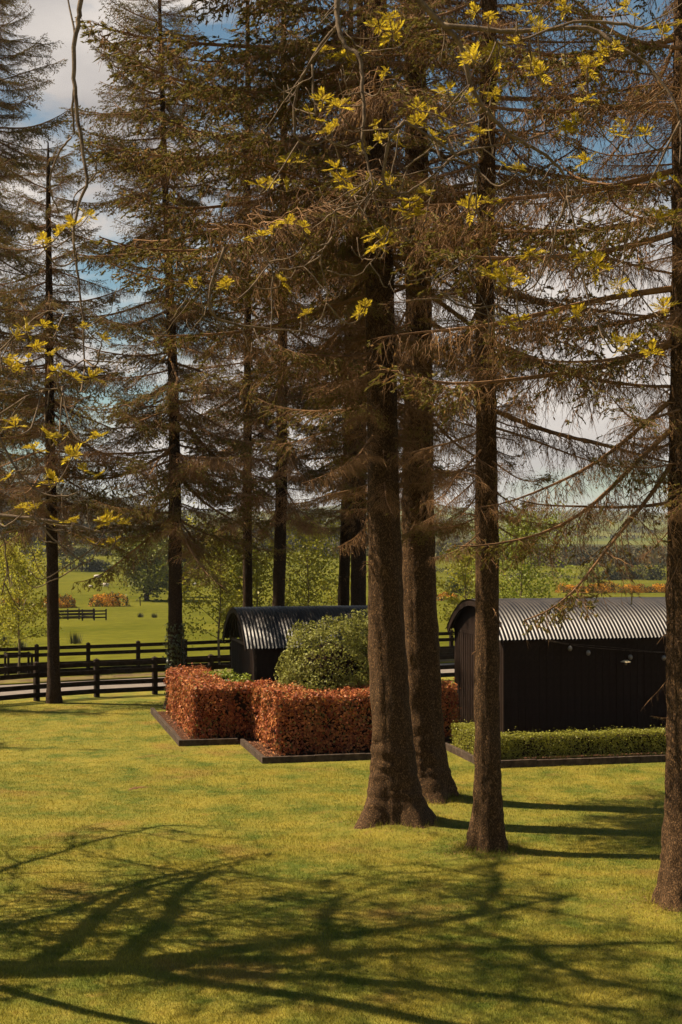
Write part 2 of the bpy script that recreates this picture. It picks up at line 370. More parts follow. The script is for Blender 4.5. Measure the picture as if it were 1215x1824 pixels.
def strip(name, s0, s1, z, m, u0=-60, u1=90, n=40, dz=0):
    v = []; f = []
    for k in range(n + 1):
        u = u0 + (u1 - u0) * k / n
        for s in (s0, (s0 + s1) / 2, s1):
            p = RP + RN * s + RD * u; v.append((p.x, p.y, z + (dz if s == (s0 + s1) / 2 else 0)))
    for k in range(n):
        for c in range(2):
            a = k * 3 + c; f.append((a, a + 3, a + 4, a + 1))
    return obj(name, mesh_np(name, v, f, m), kind='structure')
strip('near_verge', .45, 1.6, -.004, M_lawn)
strip('road', 1.6, 5.4, -.03, M_road, dz=.04)
strip('far_verge', 5.4, 6.6, .03, M_earth, dz=.06)
mv = []; 
strip('verge_bank', 6.6, 8.2, .02, M_field, dz=.02)

# ------------------------------------------------------------------ grass blades on the lawn
rng = np.random.default_rng(3)
def grass():
    cs = []; hs = []; ws = []
    for y0, y1, dens, h, w in ((16.0, 21, 2600, .040, .007), (21, 27, 1700, .036, .008), (27, 35, 900, .033, .009), (35, 48, 420, .030, .010)):
        xa = y1 * .27 + 1.5; n = int((y1 - y0) * 2 * xa * dens)
        x = rng.uniform(-xa, xa, n); y = rng.uniform(y0, y1, n)
        cl = np.sin(x * 3.1 + np.sin(y * 2.3) * 2) * np.sin(y * 2.7 + np.sin(x * 1.7) * 2)
        ok = (sdist(x, y) < .4)
        for poly in BEDS:
            ok &= ~inpoly(x, y, poly)
        x, y, cl = x[ok], y[ok], cl[ok]
        cs.append(np.c_[x, y, bump_lawn(x, y)]); hs.append(h * rng.uniform(.5, 1.3, len(x)) * (1 + .3 * cl)); ws.append(np.full(len(x), w))
    for cx, cy, r, _ in MOUNDS:                       # longer tufts round the trunks
        n = 700; a = rng.uniform(0, 2 * pi, n); rr = rng.uniform(.45, .8, n) * r
        x = cx + np.cos(a) * rr; y = cy + np.sin(a) * rr
        cs.append(np.c_[x, y, bump_lawn(x, y)]); hs.append(rng.uniform(.05, .13, n)); ws.append(np.full(n, .009))
    c = np.concatenate(cs); h = np.concatenate(hs)[:, None]; w = np.concatenate(ws)[:, None]
    a = rng.uniform(0, 2 * pi, len(c)); d = np.c_[np.cos(a), np.sin(a), np.zeros(len(c))]
    ln = rng.normal(size=(len(c), 3)) * .45; ln[:, 2] = 1
    tip = c + ln * h
    v = np.stack([c - d * w / 2, c + d * w / 2, tip], 1).reshape(-1, 3)
    obj('lawn_grass', mesh_np('lawn_grass', v, np.arange(len(v)).reshape(-1, 3), M_grass), kind='stuff', label='short mown yellow-green grass blades covering the lawn', cat='grass')
def inpoly(x, y, poly):
    r = np.zeros(len(x), bool); n = len(poly)
    for i in range(n):
        x1, y1 = poly[i][0], poly[i][1]; x2, y2 = poly[(i + 1) % n][0], poly[(i + 1) % n][1]
        r ^= ((y1 > y) != (y2 > y)) & (x < (x2 - x1) * (y - y1) / (y2 - y1 + 1e-12) + x1)
    return r

# ------------------------------------------------------------------ beds, kerbs, hedges (all set square to the huts)
PHI = radians(13); E1 = Vector((cos(PHI), sin(PHI), 0)); E2 = Vector((-sin(PHI), cos(PHI), 0))
C2 = G(467, 1360.5); C1 = C2 + E1 * -1.55 + E2 * 3.25; C3 = G(862, 1369.5)
def L2(c, a, b): return c + E1 * a + E2 * b
BED_A = [L2(C1, 0, 0), L2(C1, 1.55, 0), L2(C2, 0, 0), L2(C2, 3.75, 0), L2(C2, 3.75, 2.3), L2(C2, 5.7, 2.3), L2(C2, 5.7, 9.6), L2(C1, 0, 7.0)]
BED_B = [L2(C3, 0, 0), L2(C3, 11.5, 0), L2(C3, 11.5, 3.2), L2(C3, 0, 3.2)]
BEDS = [BED_A, BED_B]
grass()
def bed(name, poly):
    b = MB(); b.add([(p.x, p.y, .045) for p in poly], [tuple(range(len(poly)))]); b.build(name, M_mulch, kind='structure')
bed('planting_bed', BED_A); bed('planting_bed', BED_B)

def kerb(label, path, inner):                         # timber sleepers laid end to end
    t = thing('timber_edging', label, 'edging', path[0], 0, 'timber edgings of the planting beds')
    rs = random.Random(int(path[0].x * 100))
    for a, b in zip(path[:-1], path[1:]):
        d = b - a; L = d.length; d.normalize(); n = max(1, round(L / 1.35)); w = d.cross(Vector((0, 0, 1))) * inner
        for k in range(n):
            m = MB(); l = L / n - .008; h = .155 + rs.uniform(-.008, .012)
            th = atan2(d.y, d.x)
            m.box(0.0, l, -.05, .05, -.05, h)
            o = m.build('sleeper', M_timber, t, loc=a + d * (L / n * k + .004) - w * .052 - path[0], rot=(0, rs.uniform(-.006, .006), th + rs.uniform(-.006, .006)))
            bv = o.modifiers.new('bevel', 'BEVEL'); bv.width = .008; bv.segments = 2
kerb('dark timber edging round the far beech hedge, left of the small hut', [L2(C1, 0, 7.0), L2(C1, 0, 0), L2(C1, 1.5, 0)], 1)
kerb('dark timber edging round the near beech hedge in front of the small hut', [L2(C2, 0, 3.2), L2(C2, 0, 0), L2(C2, 3.75, 0), L2(C2, 3.75, 2.0)], 1)
kerb('dark timber edging of the low box hedge beside the large hut', [L2(C3, 0, 3.2), L2(C3, 0, 0), L2(C3, 11.5, 0)], 1)

def hedge(name, label, cat, boxes, h, m, leaf, dens, core_in, base=.1, stems=True, seed=1, group=None, origin=None, m2=None):
    """boxes: (a0,a1,b0,b1) rectangles in the hut frame relative to origin; leaves in a shell over them"""
    r = np.random.default_rng(seed)
    t = thing(name, label, cat, origin, PHI, group)
    def inside(x, y):
        k = np.zeros(len(x), bool)
        for a0, a1, b0, b1 in boxes: k |= (x > a0 + .06) & (x < a1 - .06) & (y > b0 + .06) & (y < b1 - .06)
        return k
    cs = []; ns = []
    for a0, a1, b0, b1 in boxes:
        for face in range(5):
            if face == 0: A = (a1 - a0) * (b1 - b0)
            elif face in (1, 2): A = (a1 - a0) * h
            else: A = (b1 - b0) * h
            n = int(A * dens)
            u = r.uniform(0, 1, n); v = r.uniform(0, 1, n); dep = r.exponential(.05, n) - .03 - np.where(r.uniform(0, 1, n) < .05, r.uniform(0, .11, n), 0)
            if face == 0: p = np.c_[a0 + (a1 - a0) * u, b0 + (b1 - b0) * v, h - dep]; q = (0, 0, 1)
            elif face == 1: p = np.c_[a0 + (a1 - a0) * u, b0 + dep, base + (h - base) * v]; q = (0, -1, 0)
            elif face == 2: p = np.c_[a0 + (a1 - a0) * u, b1 - dep, base + (h - base) * v]; q = (0, 1, 0)
            elif face == 3: p = np.c_[a0 + dep, b0 + (b1 - b0) * u, base + (h - base) * v]; q = (-1, 0, 0)
            else: p = np.c_[a1 - dep, b0 + (b1 - b0) * u, base + (h - base) * v]; q = (1, 0, 0)
            lump = .065 * np.sin(p[:, 0] * 4.3 + seed) * np.sin(p[:, 1] * 3.7) + .04 * np.sin(p[:, 2] * 6 + p[:, 0] * 5 + p[:, 1] * 5)
            p = p + np.array(q) * lump[:, None] * (h / 1.4)
            # sparse near the ground
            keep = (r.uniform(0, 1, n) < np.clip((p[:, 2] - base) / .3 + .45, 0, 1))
            if face: keep &= ~inside(p[:, 0], p[:, 1])
            else: pass
            cs.append(p[keep]); ns.append(np.tile(np.array(q, float), (keep.sum(), 1)))
    c = np.concatenate(cs); nn = np.concatenate(ns)
    c += r.normal(size=c.shape) * leaf * .25
    v, f = leaf_quads(c, leaf, r, nn, .6, .68)
    gm_ = (r.uniform(0, 1, len(f)) < .10 + .08 * np.sin(c[:, 0] * 2.1) * np.sin(c[:, 2] * 4 + c[:, 1])).astype(int)
    obj('foliage', mesh_np(name + '_foliage', v, f, [m, m2 or m], midx=gm_), t)
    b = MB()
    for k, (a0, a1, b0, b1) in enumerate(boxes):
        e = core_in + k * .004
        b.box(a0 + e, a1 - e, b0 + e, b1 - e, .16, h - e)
    b.build('dark_core', M_hcore, t)  # solid dark boxes added to block light behind the leaf shell
    if stems:
        rs = random.Random(seed); b = MB()
        for a0, a1, b0, b1 in boxes:
            n = int(max(a1 - a0, b1 - b0) / .22)
            for k in range(n):
                w = (k + .5) / n
                if a1 - a0 > b1 - b0: x, y = a0 + (a1 - a0) * w, b0 + (b1 - b0) * rs.uniform(.12, .5)
                else: x, y = a0 + (a1 - a0) * rs.uniform(.15, .6), b0 + (b1 - b0) * w
                b.tube([(x, y, 0), (x + rs.uniform(-.05, .05), y, .25), (x + rs.uniform(-.1, .1), y, .5)], [.018, .014, .01], 5)
        b.build('stems', M_twig, t)
    return t
TH = 1.05
hedge('beech_hedge', 'clipped copper beech hedge set back, left of the small hut, below the ivy-clad trunk', 'hedge',
      [(.45, .45 + TH, .62, 6.4), (.45 + TH - .1, 2.3, .62, .62 + TH)], 1.36, M_beech, .074, 1250, .13, seed=4, group='clipped copper beech hedges', origin=C1, m2=M_beech_b)
hedge('beech_hedge', 'clipped copper beech hedge nearest the camera, in front of the round green shrub', 'hedge',
      [(.5, .5 + TH, .75, 4.2), (.5 + TH - .1, 3.5, .75, .75 + TH), (2.5, 3.5, 1.7, 3.5), (3.4, 5.55, 2.6, 3.5)], 1.42, M_beech, .074, 1250, .13, seed=5, group='clipped copper beech hedges', origin=C2, m2=M_beech_b)
hedge('box_hedge', 'low clipped yellow-green box hedge along the large black hut', 'hedge',
      [(.2, .8, .4, 3.1), (.7, 11.2, .4, 1.0)], .64, M_box, .045, 2200, .08, base=.05, stems=False, seed=6, origin=C3)

def blob_shrub(name, label, loc, lobes, m, leaf, n, seed, cat='shrub', bark=None):
    r = np.random.default_rng(seed); t = thing(name, label, cat, loc)
    cs = []; ns = []
    tot = sum(l[3] * l[5] for l in lobes)
    for (x, y, z, rx, ry, rz) in lobes:
        k = int(n * rx * rz / tot)
        d = r.normal(size=(k, 3)); d /= np.linalg.norm(d, axis=1, keepdims=True)
        lump = 1 + .09 * np.sin(d[:, 0] * 7 + seed) * np.sin(d[:, 2] * 6) + .07 * np.sin(d[:, 1] * 11 + d[:, 2] * 9) + .04 * np.sin(d[:, 0] * 19) * np.sin(d[:, 2] * 17)
        rad = lump * (1 - np.abs(r.normal(0, .07, k))) + r.uniform(0, .05, k)
        c = np.array([x, y, z]) + d * rad[:, None] * np.array([rx, ry, rz])
        ok = c[:, 2] > .05
        cs.append(c[ok]); ns.append(d[ok])
    c = np.concatenate(cs); nn = np.concatenate(ns)
    v, f = leaf_quads(c, leaf, r, nn, .4, .5)
    obj('foliage', mesh_np(name + '_foliage', v, f, m), t)
    b = MB(); rs = random.Random(seed)
    for (x, y, z, rx, ry, rz) in lobes:                      # stems inside the lobes
        for k in range(9):
            a = rs.uniform(0, 2 * pi); q = rs.uniform(.3, .8)
            b.tube([(x * .6, y * .6, 0), (x + cos(a) * rx * q * .4, y + sin(a) * ry * q * .4, z * .6), (x + cos(a) * rx * q, y + sin(a) * ry * q, z + rz * rs.uniform(.1, .6))], [.04, .025, .01], 5)
    b.build('stems', bark or M_bark_far, t)
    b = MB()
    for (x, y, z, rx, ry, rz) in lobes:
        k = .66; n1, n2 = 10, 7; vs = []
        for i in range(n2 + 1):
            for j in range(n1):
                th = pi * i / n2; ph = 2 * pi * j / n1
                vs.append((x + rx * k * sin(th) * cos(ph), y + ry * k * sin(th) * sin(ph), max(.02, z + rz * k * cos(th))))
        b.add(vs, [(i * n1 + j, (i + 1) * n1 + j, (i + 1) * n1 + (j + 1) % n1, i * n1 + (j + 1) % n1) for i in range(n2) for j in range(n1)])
    b.build('dark_core', M_hcore, t)  # dark solid lumps added within the lobes to stop light passing through
    return t
sp = P(588, 1200, 39.6); sp.z = 0
blob_shrub('round_shrub', 'big rounded dense green shrub behind the near beech hedge', sp,
           [(0, 0, 1.45, 1.3, 1.2, 1.62), (1.25, .35, 1.6, .95, 1.0, 1.78), (.55, -.7, .75, .7, .5, .95), (-.55, -.2, .9, .85, .9, 1.1)], M_shrub, .085, 42000, 3)
lp = P(392, 1200, 42.3); lp.z = 0
blob_shrub('lime_green_shrub', 'low bright green leafy shrub peeping over the far beech hedge', lp,
           [(0, 0, .8, .75, .5, .72), (.6, -.25, .75, .5, .4, .66)], M_lime, .10, 4000, 9)

# ------------------------------------------------------------------ huts with corrugated arched roofs
def hut(name, label, corner, length, width, eave, rise, over, sheets, open_gable, seed):
    """corner: front-left wall corner on the ground; x runs along the front, y to the back"""
    t = thing(name, label, 'hut', corner, PHI)
    rs = random.Random(seed)
    hw = width / 2; ow = hw + .13                           # half width of roof arc
    R = (ow * ow + rise * rise) / (2 * rise); half = math.asin(ow / R)
    zc = eave + rise - R
    def arc(u, r=R): a = half * u; return (hw + r * sin(a), zc + r * cos(a))
    # roof sheets
    x0 = -over; x1 = length + over; sw = (x1 - x0) / sheets
    pitch = .107; nc = max(1, round(sw / pitch)); per = 8
    nu = 26
    vs = []; nx = nc * per + 3
    for i in range(nx):
        x = i / (nc * per) * sw
        z = .017 * cos(2 * pi * i / per)
        for j in range(nu + 1):
            u = -1 + 2 * j / nu; y, zz = arc(u, R + z)
            vs.append((x, y, zz))
    f = [(i * (nu + 1) + j, (i + 1) * (nu + 1) + j, (i + 1) * (nu + 1) + j + 1, i * (nu + 1) + j + 1) for i in range(nx - 1) for j in range(nu)]
    me = mesh_np('roof_sheet', vs, f, M_roof, True)
    for k in range(sheets):
        o = obj('roof_sheet', me, t, loc=(x0 + sw * k, rs.uniform(-.006, .006), .004 * (k % 2) + rs.uniform(0, .003)), rot=(rs.uniform(-.002, .002), rs.uniform(-.0015, .0015), 0))
    # barge boards: curved fascia at both ends
    for xx in (x0 + .03, x1 - .03):
        b = MB(); vs = []
        for j in range(nu + 1):
            u = -1 + 2 * j / nu
            for dx, dr in ((-.018, -.025), (.018, -.025), (.018, -.16), (-.018, -.16)):
                y, zz = arc(u * .995, R + dr); vs.append((xx + dx, y, zz))
        fs = []
        for j in range(nu):
            for k in range(4): fs.append((j * 4 + k, j * 4 + (k + 1) % 4, j * 4 + 4 + (k + 1) % 4, j * 4 + 4 + k))
        fs += [(0, 1, 2, 3), tuple(nu * 4 + k for k in (3, 2, 1, 0))]
        b.add(vs, fs); b.build('barge_board', M_paint, t)
    # eave boards
    for yy in (-.045, width + .015):
        b = MB(); b.box(0, length, yy, yy + .03, eave - .17, eave - .03); b.build('eave_board', M_paint, t)
    # long walls in vertical boards
    bw = .19; n = int(length / bw); bw = length / n
    m = MB(); m.box(.004, bw - .004, 0, .025, 0.0, eave - .06); m.box(-.018, .018, -.012, .002, 0.0, eave - .06)
    bm_ = m.mesh('wall_board', M_paint)
    for k in range(n):
        obj('wall_board', bm_, t, loc=(k * bw, rs.uniform(-.003, .003), 0))
        obj('wall_board', bm_, t, loc=((k + 1) * bw, width + rs.uniform(-.003, .003), 0), rot=(0, 0, pi))
    # gable walls
    n = int(width / bw); gw = width / n
    m = MB(); m.box(.0, .025, .004, gw - .004, 0, eave - .02); m.box(-.014, .002, -.02, .02, 0, eave - .02)
    gm = m.mesh('gable_board', M_paint)
    for k in range(n):
        obj('gable_board', gm, t, loc=(rs.uniform(-.003, .003) - .026, k * gw, 0))
        obj('gable_board', gm, t, loc=(length + .026 + rs.uniform(-.003, .003), (k + 1) * gw, 0), rot=(0, 0, pi))
    for side, xx in ((0, -.04), (1, length + .012)):
        m = MB(); m.box(xx, xx + .05, -.03, width + .03, eave - .04, eave + .05); m.build('tie_beam', M_timber if open_gable and side == 0 else M_paint, t)
        if open_gable and side == 0:
            m = MB(); m.box(xx, xx + .05, hw - .045, hw + .045, eave + .05, eave + rise - .12)
            for sg in (-1, 1):
                y1, z1 = hw + sg * .12, eave + .06; y2, z2 = arc(sg * .45, R - .13)
                m.tube([(xx + .02, y1, z1), (xx + .02, y2, z2)], .035, 4)
            m.build('truss', M_timber, t)
            m = MB(); vs = [(1.0, 0, eave), (1.0, width, eave)] + [(1.0, *arc(u, R - .06)) for u in np.linspace(1, -1, 15)]
            m.add(vs, [tuple(range(len(vs)))]); m.build('inner_partition', M_paint, t)
        else:
            m = MB(); x2 = -.02 if side == 0 else length + .02
            pts = [arc(u, R - .05) for u in np.linspace(1, -1, 21)]
            vs = [(x2 - .012, 0.0, eave + .05), (x2 - .012, width, eave + .05)] + [(x2 - .012, min(max(y, 0), width), max(z, eave + .055)) for y, z in pts]
            k = len(vs); vs += [(x + .024, y, z) for x, y, z in vs]
            fs = [tuple(range(k)), tuple(range(k, 2 * k))[::-1]] + [(i, k + i, k + (i + 1) % k, (i + 1) % k) for i in range(k)]
            m.add(vs, fs); m.build('gable_panel', M_paint, t)
    # corner posts
    for x in (-.03, length - .04):
        for y in (-.03, width - .04):
            m = MB(); m.box(x, x + .07, y, y + .07, 0, eave - .04); m.build('corner_post', M_timber if open_gable else M_paint, t)
    return t
def roof_corner(px, py, z):                                  # ground point under a roof corner seen at a pixel
    Y = F * (HC - z) / (py - HZ); return Vector(((px - CX) * Y / F, Y, 0))
H1 = roof_corner(886, 1140.5, 2.66) + E1 * .24 + E2 * .13
H2 = roof_corner(437, 1156, 2.10) + E1 * .30 + E2 * .13
hut_big = hut('large_arched_hut', 'large black arched-roof hut behind the box hedge, string lights on its wall', H1, 8.6, 4.15, 2.66, .92, .24, 11, False, 1)
hut_small = hut('small_arched_hut', 'small black arched-roof shed with open gable behind the beech hedges', H2, 4.3, 4.1, 2.10, 1.05, .30, 6, True, 2)

# string of bulbs and wall lamp on the large hut
def on_wall(px, py, off):                                    # pixel -> point a little in front of the large hut's front wall
    o = H1 - E2 * off; d = Vector(((px - CX) / F, 1, -(py - HZ) / F)); k = (o - Vector((0, 0, 0))).dot(E2) / Vector((d.x, d.y, 0)).dot(E2)
    return Vector((d.x * k, d.y * k, HC + d.z * k))
sl = thing('string_lights', 'dark cable of clear glass bulbs strung along the large hut wall', 'string lights', on_wall(975, 1143, .12))
o0 = sl.location.copy()
cab = [on_wall(x, y, .16) for x, y in ((960, 1138), (1000, 1146), (1047, 1153), (1122, 1159), (1184, 1162.5), (1260, 1163), (1330, 1152))]
b = MB(); b.tube([p - o0 for p in smooth_path(cab, 4)], .011, 5)
b.tube([p - o0 - Vector((0, 0, .02 * sin(i * .5))) for i, p in enumerate(smooth_path([q + Vector((0, 0, .035)) for q in cab], 4))], .007, 4)
b.build('cable', M_timber, sl)
def sphere_mesh(name, rx, rz, m, n1=14, n2=9, z0=0):
    vs = []; fs = []
    for i in range(n2 + 1):
        th = pi * i / n2
        for j in range(n1): vs.append((rx * sin(th) * cos(2 * pi * j / n1), rx * sin(th) * sin(2 * pi * j / n1), z0 + rz * cos(th)))
    for i in range(n2):
        for j in range(n1): fs.append((i * n1 + j, (i + 1) * n1 + j, (i + 1) * n1 + (j + 1) % n1, i * n1 + (j + 1) % n1))
    return mesh_np(name, vs, fs, m, True)
bulb_me = sphere_mesh('bulb', .062, .075, M_glass)
sb = MB(); sb.tube([(0, 0, .06), (0, 0, .14)], [.022, .02], 8); sock_me = sb.mesh('socket', M_paint)
for x, y in ((1015.5, 1155), (1048, 1163), (1123, 1170.5), (1182.5, 1172)):
    p = on_wall(x, y, .16); bo = obj('bulb', bulb_me, sl, loc=p - o0); obj('socket', sock_me, bo)
lpz = on_wall(1115, 1179, .22)
wl = thing('wall_lamp', 'flat cream disc shade of a wall lamp under the large hut eave', 'lamp', lpz)
b = MB(); n = 18
b.add([(0.135 * cos(2 * pi * j / n), 0.135 * sin(2 * pi * j / n), 0) for j in range(n)] + [(0.05 * cos(2 * pi * j / n), 0.05 * sin(2 * pi * j / n), .045) for j in range(n)],
      [(j, (j + 1) % n, n + (j + 1) % n, n + j) for j in range(n)] + [tuple(range(n, 2 * n))]); b.build('shade', M_lampm, wl)
b = MB(); b.tube(smooth_path([(0, 0, .04), (0, 0, .22), Vector((0, 0, .3)) + E2 * .08, Vector((0, 0, .28)) + E2 * .21], 4), .012, 6); b.build('arm', M_paint, wl)
obj('lamp_glass', sphere_mesh('lamp_glass', .04, .06, M_glass, z0=-.03), wl)

# ------------------------------------------------------------------ fences
def post_mesh(h, w):
    m = MB(); a = w / 2; z1 = h - .05
    m.box(-a, a, -a, a, -.25, z1)
    m.add([(-a * 1.12, -a * 1.12, z1), (a * 1.12, -a * 1.12, z1), (a * 1.12, a * 1.12, z1), (-a * 1.12, a * 1.12, z1), (0, 0, h)], [(0, 1, 4), (1, 2, 4), (2, 3, 4), (3, 0, 4), (3, 2, 1, 0)])
    return m.mesh('post', M_fence)
def fence(name, label, posts, h, w, rails, rh, zf, group=None):
    t = thing(name, label, 'fence', (posts[0][0], posts[0][1], zf(*posts[0])), 0, group)
    o0 = t.location.copy(); pm = post_mesh(h, w); rs = random.Random(len(posts))
    pts = [Vector((x, y, zf(x, y))) for x, y in posts]
    for i, p in enumerate(pts):
        q = pts[min(i + 1, len(pts) - 1)] - pts[max(i - 1, 0)]
        obj('post', pm, t, loc=p - o0, rot=(rs.uniform(-.015, .015), rs.uniform(-.015, .015), atan2(q.y, q.x)))
    for a, b_ in zip(pts[:-1], pts[1:]):
        d = b_ - a; L = Vector((d.x, d.y, 0)).length
        for z in rails:
            m = MB(); dz = d.z + rs.uniform(-.012, .012); m.add([(0 if s == 0 else L, y, zz + (0 if s == 0 else dz)) for zz in (z - rh / 2, z + rh / 2) for y in (-w / 2 - .04, -w / 2 - .003) for s in (0, 1)],
                           [(0, 2, 3, 1), (4, 5, 7, 6), (0, 1, 5, 4), (2, 6, 7, 3), (0, 4, 6, 2), (1, 3, 7, 5)])
            m.build('rail', M_fence, t, loc=a - o0, rot=(0, 0, atan2(d.y, d.x)))
    return t
p1, p2, p3 = G(65.5, 1248.4), G(172.5, 1241.5), G(276, 1236.5)
np_ = [(p1.x - 6.0, p1.y - 4.6), (p1.x - 4.2, p1.y - 3.6), (p1.x - 1.68, p1.y - 1.5), (p1.x, p1.y), (p2.x, p2.y), (p3.x, p3.y)]
d = Vector((.9, .43)); q = Vector((p3.x, p3.y))
for k in range(1, 12): np_.append(tuple(q + d * 1.98 * k))
fence('post_and_rail_fence', 'dark stained four-rail fence on the near side of the lane', np_, 1.26, .155, (1.07, .82, .46, .19), .15, lambda x, y: 0.0, 'dark post-and-rail fences along the lane')
fp = [(roof_corner(px, py, .93).x, roof_corner(px, py, .93).y) for px, py in ((-28, 1148.5), (65.5, 1146), (157, 1144), (246, 1142), (330, 1139.8))]
q = Vector(fp[-1]); d = Vector((.93, .36))
for k in range(1, 12): fp.append(tuple(q + d * 2.0 * k))
fence('post_and_rail_fence', 'dark stained fence on the far side of the lane, bordering the field', fp, 1.28, .15, (1.10, .84, .48, .2), .14, lambda x, y: tz(x, y), 'dark post-and-rail fences along the lane')

def at_depth(px, py, Y): p = P(px, py, Y); return p.x, p.y
# little hurdle pen out in the field
def ground_at(px, Y): x = (px - CX) * Y / F; return Vector((x, Y, tz(x, Y)))
Yp = 182
pen = [ground_at(a, y) for a, y in ((98, Yp), (147, Yp), (168, Yp), (189, Yp))]
fence('hurdle_pen', 'small dark rail pen standing alone out in the field', [(p.x, p.y) for p in pen], 1.35, .16, (1.08, .70, .30), .17, tz)
back = [ground_at(a, y) for a, y in ((99, 190), (121, 190), (141, 191), (167, 190))]
fence('hurdle_pen', 'rear run of dark rails just behind the rail pen in the field', [(p.x, p.y) for p in back], 1.35, .16, (1.1, .72, .34), .15, tz)

# tree guard round the left sapling
gp = ground_at(33, 57.5); gp.z = tz(gp.x, gp.y)
tg = thing('tree_guard', 'low square timber guard around the slim sapling by the lane', 'tree guard', gp, radians(20))
b = MB(); b.box(-.04, .04, -.04, .04, -.2, .98); gpm = b.mesh('guard_post', M_fence)
for sx in (-1, 1):
    for sy in (-1, 1): obj('guard_post', gpm, tg, loc=(sx * .44, sy * .44, 0))
for z in (.92, .42):
    for k in range(4):
        b = MB(); b.box(-.47, .47, -.475, -.443, z - .04, z + .04); b.build('guard_rail', M_fence, tg, rot=(0, 0, k * pi / 2))

# ------------------------------------------------------------------ spruces
def make_branch(seed, live, sag, upturn, fine=1.0):
    """a 4 m spruce bough along +x: limb, side boughs, hanging twiglets and needle shoots"""
    r = random.Random(seed); b = MB(); L = 4.0
    lc, ls_, lm = [], [], []                                # needle shoots: base, dir, brown flag
    n = 12; axis = []
    ph = r.uniform(0, 6); w1 = r.uniform(.02, .07)
    for i in range(n + 1):
        t = i / n
        axis.append(Vector((L * t * (1 - .05 * t), w1 * L * sin(t * 5 + ph) * t, L * (-sag * t + upturn * t ** 3) + .03 * sin(t * 9 + ph))))
    b.tube(axis, [.040 * (1 - .85 * (i / n)) + .004 for i in range(n + 1)], 5)
    def at(t):
        k = min(int(t * n), n - 1); return axis[k].lerp(axis[k + 1], t * n - k), (axis[k + 1] - axis[k]).normalized()
    m = int(44 * fine)
    for i in range(m):
        t = .07 + .92 * (i + r.random()) / m
        p, d = at(t); sd = 1 if i % 2 else -1
        ln = (1.25 * min(1, t / .22 + .15) * (1 - t) ** .6 + .14) * r.uniform(.45, 1.15)
        if r.random() < .12: ln *= .4
        ang = radians(r.uniform(40, 75)); side = Vector((-d.y, d.x, 0)).normalized() * sd
        dr = (d * cos(ang) + side * sin(ang) + Vector((0, 0, r.uniform(-.35, .12)))).normalized()
        k = 4; pts = [p + dr * ln * j / k + Vector((r.uniform(-.02, .02), r.uniform(-.02, .02), -ln * r.uniform(.14, .3) * (j / k) ** 2)) for j in range(k + 1)]
        b.tube(pts, [.0105 * (1 - .7 * j / k) * (.6 + .4 * (1 - t)) for j in range(k + 1)], 3, cap=False)
        lv = live(t, r)
        q = max(2, int(ln / .068 * fine))
        for j in range(q):
            u = (j + r.random()) / q; kk = min(int(u * k), k - 1); p2 = pts[kk].lerp(pts[kk + 1], u * k - kk)
            islive = r.random() < lv * (.35 + .65 * u)
            l2 = r.uniform(.12, .36) * (1.15 - .6 * u) if islive else r.uniform(.10, .44) * (1.1 - .4 * u)
            sv = Vector((-dr.y, dr.x, 0)) * (1 if j % 2 else -1)
            if islive: d2 = dr * .75 + sv * .7 + Vector((0, 0, r.uniform(-.5, .15)))
            else: d2 = dr * r.uniform(.1, .7) + sv * r.uniform(.1, .6) + Vector((0, 0, -r.uniform(.4, 1.2)))
            d2.normalize()
            e1 = p2 + d2 * l2 * .5 + Vector((r.uniform(-.015, .015), r.uniform(-.015, .015), 0)); e2 = p2 + d2 * l2 + Vector((r.uniform(-.04, .04), r.uniform(-.04, .04), -.22 * l2))
            b.tube([p2, e1, e2], [.0042, .0032, .0018], 3, cap=False)
            nq = 3 if not islive else 1
            for _ in range(nq):                              # bare side twigs as slivers
                s0 = p2.lerp(e2, r.uniform(.2, .9)); dv = (d2 + Vector((r.uniform(-1, 1), r.uniform(-1, 1), r.uniform(-.9, .3)))).normalized() * r.uniform(.05, .16)
                wv = dv.cross(Vector((r.uniform(-1, 1), r.uniform(-1, 1), r.uniform(-1, 1)))).normalized() * .0032
                b.add([s0 - wv, s0 + wv, s0 + dv], [(0, 1, 2)])
            if islive:
                for _ in range(6):
                    lc.append(p2.lerp(e2, r.uniform(.1, 1.0))); ls_.append((d2 + Vector((r.uniform(-.9, .9), r.uniform(-.9, .9), r.uniform(-.5, .5)))).normalized() * r.uniform(.05, .10)); lm.append(1 if r.random() < .82 else 2)
                lc.append(e1); ls_.append((e2 - e1) * 1.2); lm.append(1)
            elif r.random() < .16:
                for _ in range(2):
                    lc.append(p2.lerp(e2, r.uniform(.2, 1))); ls_.append((d2 + Vector((r.uniform(-.9, .9), r.uniform(-.9, .9), r.uniform(-.5, .5)))).normalized() * .06); lm.append(2)
    for p, d, k in zip(lc, ls_, lm):                         # each shoot: two crossed slim blades of needles
        a = d.orthogonal().normalized() * .0135; c = d.normalized().cross(a); m1 = p + d * .45
        b.add([p, m1 + a, p + d, m1 - a], [(0, 1, 2, 3)], k); b.add([p, m1 + c, p + d, m1 - c], [(0, 1, 2, 3)], k)
    return b.mesh('branch', [M_twig, M_needle, M_needle_b])
BR = {'live': [make_branch(10 + i, lambda t, r: .95 if t > .15 else .3, sag, up) for i, (sag, up) in enumerate(((.10, .22), (.2, .3), (.05, .12), (.25, .24), (.15, .2)))],
      'half': [make_branch(30 + i, lambda t, r: .9 if t > .62 else .12, sag, up) for i, (sag, up) in enumerate(((.16, .22), (.28, .3), (.1, .12), (.3, .2), (.2, .25)))],
      'dead': [make_branch(50 + i, lambda t, r: .14 if t > .8 else .02, sag, up) for i, (sag, up) in enumerate(((.2, .12), (.3, .2), (.1, .03), (.34, .16)))]}

